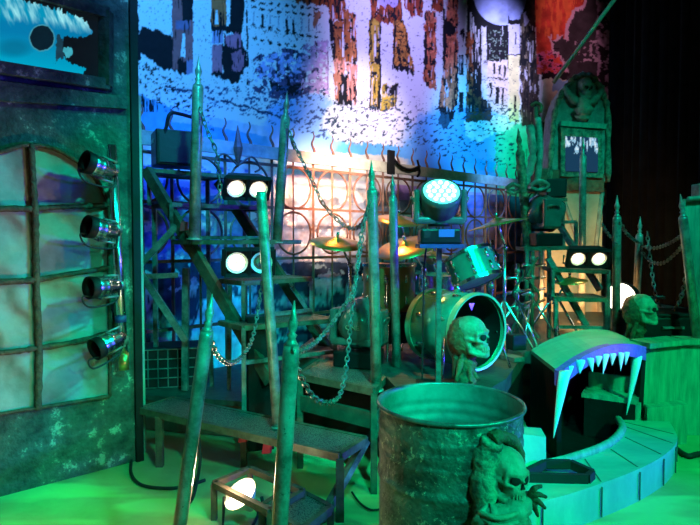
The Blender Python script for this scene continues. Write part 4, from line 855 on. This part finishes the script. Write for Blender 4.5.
# ---------------------------------------------------------------- barrel
bo = V((X(451, 2.33), 2.33, 0)); BR, BH = .3, .868
ba = thing('steel_barrel', 'big battered open steel barrel in the centre foreground', 'barrel', bo)
prof = []; k = 90
for i in range(k + 1):
    z = BH * i / k; r = BR - .004
    for rb in (.3, .58): r += .008 * math.exp(-((z - rb) / .016) ** 2)
    for j in range(3): r += .004 * math.exp(-((z - (.68 + j * .05)) / .012) ** 2)
    prof.append((z, r))
b = MB(); b.lathe(bo, (0, 0, 1), prof, 72); b.build('outer_wall', 'barrel_metal', ba)
b = MB(); b.lathe(bo, (0, 0, 1), [(z, r - .006) for z, r in prof[2:]], 72); b.build('inner_wall', 'barrel_inside', ba)
b = MB(); b.lathe(bo, (0, 0, 1), [(.02, 0), (.02, BR - .008)], 48); b.build('bottom', 'barrel_inside', ba)
b = MB(); b.tube([bo + V((BR * math.cos(2 * PI * i / 64), BR * math.sin(2 * PI * i / 64), BH)) for i in range(64)], .009, 8, closed=True); b.build('rim', 'steel_frame', ba)

# ---------------------------------------------------------------- skulls and corpse
def skull(parent, c, s, yaw, pitch, m='bone', hair=None, roll=0):
    R = rot(yaw, pitch, roll); q = lambda x, y, z: V(c) + R @ V((x * s, y * s, z * s))     # faces -Y, s = height
    b = MB(); b.ball(q(0, .06, .14), s, (.33, .42, .36), R, 26); b.ball(q(0, -.2, .06), s, (.25, .2, .2), R, 20); b.ball(q(0, -.2, -.2), s, (.19, .19, .22), R, 20); b.ball(q(0, -.12, -.3), s, (.17, .17, .17), R, 16)
    b.tube([q(-.26, -.24, .08), q(-.12, -.37, .1), q(0, -.375, .06), q(.12, -.37, .1), q(.26, -.24, .08)], s * .045, 8)
    b.tube([q(0, -.36, .06), q(0, -.42, -.06)], s * .035, 8)
    for g in (-1, 1):
        b.tube([q(g * .14, -.33, -.13), q(g * .25, -.24, -.1), q(g * .3, -.05, -.04), q(g * .3, .05, -.02)], s * .045, 8)
        b.tube([q(g * .26, -.25, .08), q(g * .27, -.24, -.1)], s * .04, 8)
        b.tube([q(g * .24, .02, -.08), q(g * .22, -.02, -.36), q(g * .15, -.2, -.43), q(g * .06, -.3, -.46), q(0, -.31, -.46)], s * .085, 8)
    cr_ = b.build('cranium', m, parent); md = cr_.modifiers.new('fuse', 'REMESH'); md.mode = 'VOXEL'; md.voxel_size = s * .022; md.use_smooth_shade = True
    sm2 = cr_.modifiers.new('soften', 'SMOOTH'); sm2.iterations = 3
    for ex in (-.125, .125): b = MB(); b.ball(q(ex, -.345, -.02), s * .1, (1, .35, .9), rot(yaw, pitch, roll) @ Matrix.Rotation(.35 if ex > 0 else -.35, 3, 'Z'), 14); b.build('eye_socket', 'socket', cr_)
    b = MB(); b.prism([q(-.045, -.41, -.17), q(.045, -.41, -.17), q(0, -.42, -.07)], R @ V((0, .12 * s, 0))); b.build('nose_hole', 'socket', cr_)
    b = MB()
    for k in range(8):
        x = -.13 + .26 * k / 7; y = -.385 + x * x * 5
        b.box(q(x, y, -.31), (s * .03, s * .03, s * .09), R); b.box(q(x, y + .01, -.41), (s * .028, s * .03, s * .07), R)
    b.build('teeth', 'bone', cr_)
    return q
def lumpy(pts, rs, seed, amp=.25, n=12):
    q = spline(pts, 6); m = MB(); rr_ = []
    for i in range(len(q)):
        t = i / 6; j = min(int(t), len(rs) - 2); f = t - j; r = rs[j] * (1 - f) + rs[j + 1] * f; rr_.append(r * (1 + amp * math.sin(i * 1.7 + seed) * math.sin(i * .61 + seed * 2)))
    m.tube(q, .01, n, rs=rr_); return m
def neck_bust(loc, c, s, yaw, label):
    t = thing('skull_on_neck', label, 'skull', loc, 'skull busts'); q = skull(t, c, s, yaw, -.12, 'moss_bone')
    lumpy([q(.0, .1, -.2), q(.02, .16, -.5), V(loc) + (q(0, .16, -.5) - V(loc)) * .45, V(loc) + V((0, 0, .0))], [.2 * s, .21 * s, .2 * s, .3 * s], 3).build('neck', 'rot', t)
    for k in range(5):
        a_ = k * 1.25; b = lumpy([q(.1 * math.cos(a_), .2 + .05 * math.sin(a_), -.05), q(.2 * math.cos(a_), .3 + .14 * math.sin(a_), -.4), V(loc) + V((.1 * math.cos(a_) * s * 3, .1 * math.sin(a_) * s * 3, .05))], [.09 * s, .08 * s, .05 * s], k, .3); b.build('root_strand', 'rot', t)
    # scalp of matted hair over the back of the head
    b = MB(); b.ball(q(.0, .25, -.04), s, (.38, .38, .5), rot(yaw), 26, lambda u, v: v * (1 + .08 * math.sin(u.x * 19) * math.sin(u.z * 23 + u.y * 9))); b.build('matted_hair', 'rot', t); return t
mat('moss_bone', (.34, .4, .3), (.12, .14, .09), 12, .55, 0, .5, 30, .6)
f = V((X(466, 3.38), 3.38, DZ)); neck_bust(f, P(472, 336, 3.4), .25, .95, 'green skull bust facing right before the open bass drum')
f = V((X(637, 4.62), 4.62, DZ)); neck_bust(f, P(643, 309, 4.55), .25, .95, 'green skull bust facing right above the fanged mouth')
# corpse clinging to the barrel
cp = thing('corpse_prop', 'rotting skull and arm figure clinging to the right side of the barrel', 'halloween figure', V((X(512, 2.06), 2.08, 0)))
sc_ = P(507, 474, 2.04); q = skull(cp, sc_, .2, .5, -.1, 'bone', roll=.1)
lumpy([P(487, 522, 2.0), P(484, 490, 2.02), P(486, 458, 2.04), P(493, 440, 2.03)], [.045, .05, .052, .04], 1, .18).build('raised_arm', 'moss', cp)
lumpy([P(492, 440, 2.03), P(502, 436, 2.05), P(516, 444, 2.1), P(522, 462, 2.12)], [.035, .022, .02, .014], 4, .2).build('matted_hair', 'rot', cp)
lumpy([P(478, 512, 1.98), P(490, 520, 1.96), P(512, 512, 1.97), P(530, 500, 2.03)], [.04, .05, .045, .03], 2, .25).build('shoulders', 'moss_bone', cp)
lumpy([P(505, 505, 2.0), P(507, 530, 2.0), P(508, 600, 2.02), V((X(508, 2.08), 2.06, .0))], [.055, .09, .1, .07], 5, .15).build('torso', 'moss', cp)
for k, (x, y) in enumerate(((541, 486), (546, 497), (545, 508), (538, 516))):
    lumpy([P(527, 502, 2.03), P((527 + x) / 2, (502 + y) / 2 - 5, 2.0), P(x, y, 2.03)], [.013, .011, .006], k, .1, 8).build('finger', 'rot', cp)
for k in range(4): lumpy([P(478 + k * 3, 512 + k * 5, 1.94), P(500, 518 + k * 9, 1.9), P(526, 510 + k * 8, 1.96)], [.008, .011, .008], k, .1, 8).build('rib', 'bone', cp)

# ---------------------------------------------------------------- tombstone pillar
TY = 7.0
tp = thing('tombstone_pillar', 'mossy arched tombstone with a skull crest and a small blue screen, on a pillar', 'tombstone', V((X(580, TY + .3), TY + .3, DZ)))
sl = lambda pts, y0, y1, m, name: MB().prism([P(x, y, y0) for x, y in pts], (0, y1 - y0, 0)).build(name, m, tp)
archp = [(549, 180), (552, 140), (555, 112), (561, 95), (569, 84), (576, 77), (588, 75), (597, 82), (604, 97), (608, 115), (608, 182)]
sl(archp, TY, TY + .35, 'stone', 'arched_slab')
b = MB(); q = spline([P(x, y, TY - .02) for x, y in archp], 5); b.tube(q, .035, 8, rs=[.035 + .01 * math.sin(i * 2.1) for i in range(len(q))]); b.build('rim_moulding', 'moss', tp)
sl([(561, 127), (602, 131), (603, 178), (561, 176)], TY - .08, TY, 'moss', 'screen_frame')
tl, tr_, bl, br_ = [np.array(P(*k, TY - .1)) for k in ((566, 136), (598, 138), (566, 171), (598, 172))]
uu = np.linspace(0, 1, 60)[None, :, None]; vv = np.linspace(0, 1, 60)[:, None, None]; pts = (bl * (1 - uu) + br_ * uu) * (1 - vv) + (tl * (1 - uu) + tr_ * uu) * vv
def sc2(px, py):
    p = Paint(px, py, (.01, .04, .1)); n = fbm(px / 1.6, py / 6); p.fill((py < 154) & (n > .42 + .02 * np.abs(py - 143)), (.3, .55, .75), .4, 2); p.fill((py < 150) & (n > .62), (.7, .85, .95), .2); return p.c
painted('screen', pts, *proj(pts), sc2, vcol('small_screen_picture', emit=.7), tp, .02)
b = MB(); b.bar(P(560, 124, TY - .06), P(605, 127, TY - .06), .08, .06); b.build('sill', 'scenic_green', tp)
skull(tp, P(585, 88, TY - .06), .26, .15, .1, 'moss_bone')
for g in (-1, 1): b = lumpy([P(584, 106, TY - .05), P(584 + g * 10, 100, TY - .06), P(584 + g * 17, 92, TY - .05), P(584 + g * 19, 86, TY - .03)], [.04, .05, .04, .02], 1, .2); b.build('wing', 'moss_bone', tp)
lumpy([P(583, 98, TY - .05), P(584, 108, TY - .1), P(583, 116, TY - .08), P(582, 121, TY - .04)], [.05, .1, .09, .04], 2, .3).build('medallion', 'bone', tp)
sl([(538, 168), (604, 174), (604, 192), (538, 190)], TY - .04, TY + .4, 'brick_band', 'brick_band')
b = MB(); b.lathe(P(575, 183, TY - .04), (0, -1, 0), [(0, .1), (.02, .09), (.03, .05), (.05, .03), (.05, 0)], 16); b.build('rosette', 'brick_band', tp)
x0, x1 = X(545, TY), X(602, TY); zt = P(570, 190, TY).z
MB().box(V(((x0 + x1) / 2, TY + .2, (zt + DZ) / 2)), (x1 - x0, .4, zt - DZ)).build('pillar_body', 'pillar', tp)
b = MB(); b.tube([P(562, 195, TY - .01), P(575, 232, TY - .01), P(590, 262, TY - .01)], .025, 6); b.tube([P(602, 192, TY), P(596, 245, TY - .01), P(601, 330, TY - .01)], .03, 6); b.build('crack_moulding', 'stone', tp)

# ---------------------------------------------------------------- right steps
rs_ = thing('stage_steps', 'open steel steps in front of the tombstone pillar carrying a twin lamp', 'steps', V((X(570, 5.3), 5.3, DZ)))
for (a_, c_, D_, leg) in (((P(540, 198, 5.9), P(566, 198, 5.9), V((0, .4, 0)), .0)), ((P(526, 247, 5.1), P(568, 246, 5.1), V((.04, .4, 0)), .0)), ((P(553, 268, 4.95), P(608, 270, 4.95), V((.05, .38, 0)), .27)), ((P(556, 297, 4.85), P(606, 298, 4.85), V((.05, .4, 0)), .26))): tread(rs_, a_, c_, D_, leg)
for a_, c_, w in (((548, 258, 5.0), (592, 336, 5.0), .05), ((553, 215, 5.7), (600, 290, 5.3), .05), ((527, 248, 5.1), (526, 338, 5.1), .03), ((549, 248, 5.1), (549, 338, 5.1), .03), ((562, 200, 6.05), (563, 250, 6.05), .04), ((541, 200, 6.1), (541, 318, 6.1), .04), ((563, 222, 5.6), (576, 222, 5.6), .03), ((576, 222, 5.6), (576, 256, 5.6), .03), ((608, 270, 4.95), (608, 342, 4.95), .03), ((556, 297, 4.9), (556, 342, 4.9), .03)):
    b = MB(); b.bar(P(*a_), P(*c_), w); b.build('brace', 'steel_frame', rs_)
blinder(P(588, 258, 5.0), .36, .16, (-.1, -1, -.5), 'twin lamp on the right steps beneath the tombstone, both bulbs glowing')
# round white lamp behind the bright green post
q = P(621, 298, 5.12); t = thing('round_lamp', 'round white lamp face peeking out behind the bright green post', 'lamp', V((q.x, q.y, DZ)))
ax = V((-.75, -.6, -.05)).normalized(); b = MB(); b.lathe(q, ax, [(-.22, 0), (-.22, .07), (-.12, .12), (0, .15), (.01, .15)], 24); b.build('can', 'black_plastic', t); b = MB(); b.lathe(q, ax, [(.004, 0), (.0, .135)], 24); b.build('lens', 'lamp_soft', t)
b = MB(); b.tube([q - ax * .1 + V((0, 0, -.1)), V((q.x + .06, q.y + .05, DZ))], .02, 8); b.build('stand', 'black_paint', t)
q = P(654, 297, 5.6); t = thing('light_bar', 'small pale double lamp glinting under the chains at right', 'lamp', V((q.x, q.y, DZ)))
for g in (-1, 1): MB().box(q + V((g * .06, 0, 0)), (.09, .06, .035), bev=.012).build('lamp', 'chrome', t)
b = MB(); b.tube([q, V((q.x, q.y, DZ))], .012, 6); b.build('stand', 'black_paint', t)

# ---------------------------------------------------------------- poles, ropes and cloth by the right steps
def one(mb, name, m, label, cat, group=None): return tag(mb.build(name, m), label, cat, group)
b = MB(); b.tube([P(553, 83, 5.9), P(617, -4, 5.5), P(660, -62, 5.2)], .022, 8); one(b, 'slanting_pole', 'beam_board', 'pale pole slanting up to the right across the red sky of the backdrop', 'pole')
t = thing('hooked_rod', 'thin reddish rod with a hooked top left of the tombstone', 'rod', P(537, 190, 6.0)); b = MB(); b.tube([P(537, 198, 6.0), P(536, 107, 6.0)], .025, 8); b.build('rod', 'riser_board', t); b = MB(); b.tube(spline([P(531, 106, 6.0), P(536, 103, 5.97), P(541, 106, 6.0), P(540, 113, 6.0)], 5), .02, 8); b.build('hook', 'brick_band', t)
stanchion(P(520, 152, 5.3), P(528, 247, 5.25), 'tilted mossy post leaning over the dark moving head lamp', .042, m='moss')
rg = MB(); pr = spline([P(530, 125, 5.95), P(533, 150, 5.93), P(530, 170, 5.95), P(524, 186, 5.95)], 6); rg.tube(pr, .03, 8, rs=[.03 + .02 * abs(math.sin(i * .9)) for i in range(len(pr))]); rg.tube(spline([P(538, 118, 5.96), P(540, 150, 5.93), P(537, 185, 5.95)], 6), .035, 8); one(rg, 'draped_rag', 'rag', 'greenish rag hanging beside the hooked rod', 'cloth')
# rubber loop on the ledge, red tape flags, cables
q = G(557, 477, LZ); t = MB(); pts = [V((q.x + x, q.y + y, LZ + z)) for x, y, z in ((-.2, -.03, .025), (-.05, .06, .05), (.1, .06, .05), (.19, -.03, .03), (.14, -.08, .025), (-.05, -.07, .025), (-.19, -.06, .025))]
for k in range(len(pts)):
    a_, c_ = pts[k], pts[(k + 1) % len(pts)]; t.bar(a_, c_, .03, .05)
one(t, 'rubber_strap', 'rubber', 'flat black strap bent in a loop on the curved ledge', 'strap')
for k, (px, py, Y, lab) in enumerate(((242, 437, 3.72, 'red tape flag on the left of the two under the long step'), (266, 448, 3.5, 'red tape flag on the right of the two under the long step'), (183, 226, 4.42, 'red tape tied to the left braces of the stair'))):
    q = P(px, py, Y); t = MB(); t.prism([q + V((-.028, 0, -.04)), q + V((.022, 0, -.035)), q + V((.03, 0, .03)), q + V((-.015, 0, .04))], (.01, .014, 0)); one(t, 'red_tape', 'red_tape', lab, 'tape', 'red tape flags')
def cable(pts, label, r=.01): b = MB(); b.tube(spline(pts, 8), r, 7); one(b, 'floor_cable', 'rubber', label, 'cable', 'black cables')
cable([G(133, 452, .012), G(131, 472, .012), G(140, 484, .012), G(160, 488, .012), G(182, 487, .012), G(205, 480, .012)], 'black cable curling on the floor at the foot of the left flat')
cable([P(196, 420, 3.6), P(200, 450, 3.55), P(199, 470, 3.5), G(193, 497, .012), G(186, 505, .012)], 'dark cable hanging behind the leaning post to the floor')
cable([G(352, 492, .012), G(360, 503, .012), G(372, 510, .012), G(384, 508, .012)], 'thin cable on the floor between the steps and the barrel', .006)
cable([G(678, 450, .02), G(688, 456, .02), G(700, 454, .02), G(740, 450, .02)], 'dark cable coil at the right end of the curved ledge', .02)
# ---------------------------------------------------------------- light
w = bpy.data.worlds.new('dark_hall'); C.world = w; w.use_nodes = True
w.node_tree.nodes['Background'].inputs['Color'].default_value = (.6, .5, .3, 1); w.node_tree.nodes['Background'].inputs['Strength'].default_value = .006
def spot(name, loc, aim, e, col, size, blend=.5, soft=.12):
    l = bpy.data.lights.new(name, 'SPOT'); o = bpy.data.objects.new(name, l); COL.objects.link(o); o.location = loc
    l.energy = e; l.color = col; l.spot_size = math.radians(size); l.spot_blend = blend; l.shadow_soft_size = soft
    o.rotation_euler = (V(aim) - V(loc)).to_track_quat('-Z', 'Y').to_euler(); return o
GR = (.0, 1, .2); TE = (.0, 1, .72)
spot('green_wash_right', (3.4, -.6, 4.6), (1.9, 3.5, .3), 1500, (.0, 1, .38), 34, .7)
spot('green_wash_left', (2.7, 3.1, 4.4), (-1.9, 3.5, 1.2), 950, (.0, .9, .6), 26, .8)
spot('green_low_left', (1.0, .2, 2.6), (-2.0, 3.5, .6), 150, (.0, 1, .6), 26, .8)
spot('green_steps', (1.6, -1.0, 3.6), (-.5, 3.0, .5), 620, (.0, 1, .62), 30, .8)
for i_, (px, py, e) in enumerate(((60, 512, 150), (150, 520, 110), (95, 487, 60))): g_ = G(px, py, 0); spot('green_pool', g_ + V((.9, -.3, 4)), g_, e * 2.2, GR, 13, .9)
spot('green_floor_mid', (.4, 1.4, 4.4), (-.2, 3.4, 0), 200, TE, 26, .9)
spot('green_wash_kit', (.9, -.8, 4.8), (.5, 4.4, .8), 1300, TE, 32, .8)
spot('green_front', (3.4, .2, 2.3), (.45, 2.35, .75), 380, (.0, 1, .45), 40, .8)
spot('green_high_left', (.6, 1.0, 5.2), (-1.1, 4.5, 1.8), 820, (.0, 1, .8), 27, .8)
spot('green_right_back', (3.0, 1.6, 5.6), (2.7, 6.0, 1.8), 760, TE, 40, .8)
spot('blue_side', (5.2, 2.6, 1.05), (.4, 3.5, .95), 800, (.05, .03, 1), 40, .6)
spot('blue_low', (3.8, 1.0, 1.0), (1.85, 3.35, .1), 34, (.0, .12, 1), 16, .8)
spot('violet_mouth', (3.2, 1.2, 2.0), (1.85, 4.0, .75), 150, (.6, .08, 1), 9, .8)
spot('blue_frame', (3.4, .6, 2.6), (-.5, 4.3, 1.25), 650, (.14, .06, 1), 9, .8)
spot('blue_leg', (4.5, 2.0, .9), (.05, 3.15, .22), 450, (.14, .05, 1), 8, .8)
spot('pink_fill', (-1.0, .6, 2.6), (-2.1, 3.5, 1.2), 11, (1, .3, .2), 36, .9, .5)
spot('kit_warm', (-.2, 5.3, 3.6), (.35, 4.5, 1.4), 260, (1, .38, .1), 34, .8)
# on the backdrop and the fence
def on_drop(px, py): return PL(px, py, DROP_O, N)
def wash(name, px, py, e, col, size, off=(1.6, -3.4, 1.6), blend=.9):
    t = on_drop(px, py); return spot(name, t + V(off), t, e, col, size, blend, .2)
wash('drop_blue', 170, 60, 800, (.05, .38, 1), 62)
wash('drop_blue_low', 190, 240, 420, (.0, .06, 1), 50, (1.2, -1.2, 2.6))
wash('drop_cyan_low', 228, 335, 260, (.0, .6, 1), 34, (.9, -.9, 2.0))
wash('drop_low_right', 465, 235, 520, (.05, .3, 1), 36, (.9, -1.0, 2.4))
wash('drop_white', 362, 128, 800, (1, .86, .9), 30)
wash('drop_violet', 395, 40, 850, (.44, .38, 1), 46)
wash('drop_cyan', 470, 130, 900, (.0, .45, 1), 34)
wash('drop_teal', 515, 150, 500, (.0, 1, .6), 26)
wash('drop_pale', 505, 60, 1300, (.55, .55, 1), 32)
wash('drop_red', 570, 35, 340, (1, .35, .5), 44)
wash('fence_warm', 315, 205, 950, (1, .36, .14), 34, (1.0, -2.2, .8))
wash('fence_white', 325, 195, 800, (1, .9, .85), 34, (1.6, -2.6, .9))
p = P(575, 300, 6.2); spot('pillar_warm', p + V((-.3, -.9, -.1)), P(572, 300, 7), 190, (1, .5, .18), 84, .9)
p = P(243, 497, 2.95); o = spot('floor_lamp_glow', p + V((-.04, -.06, .08)), p + V((-.6, -.62, .45)), 60, (1, .78, .5), 140, .6, .05)
l = bpy.data.lights.new('floor_lamp_spill', 'POINT'); o = bpy.data.objects.new('floor_lamp_spill', l); COL.objects.link(o); o.location = p + V((-.05, -.03, .1)); l.energy = 2.5; l.color = (1, .78, .5); l.shadow_soft_size = .04
C.cycles.max_bounces = 4; C.cycles.sample_clamp_indirect = 3
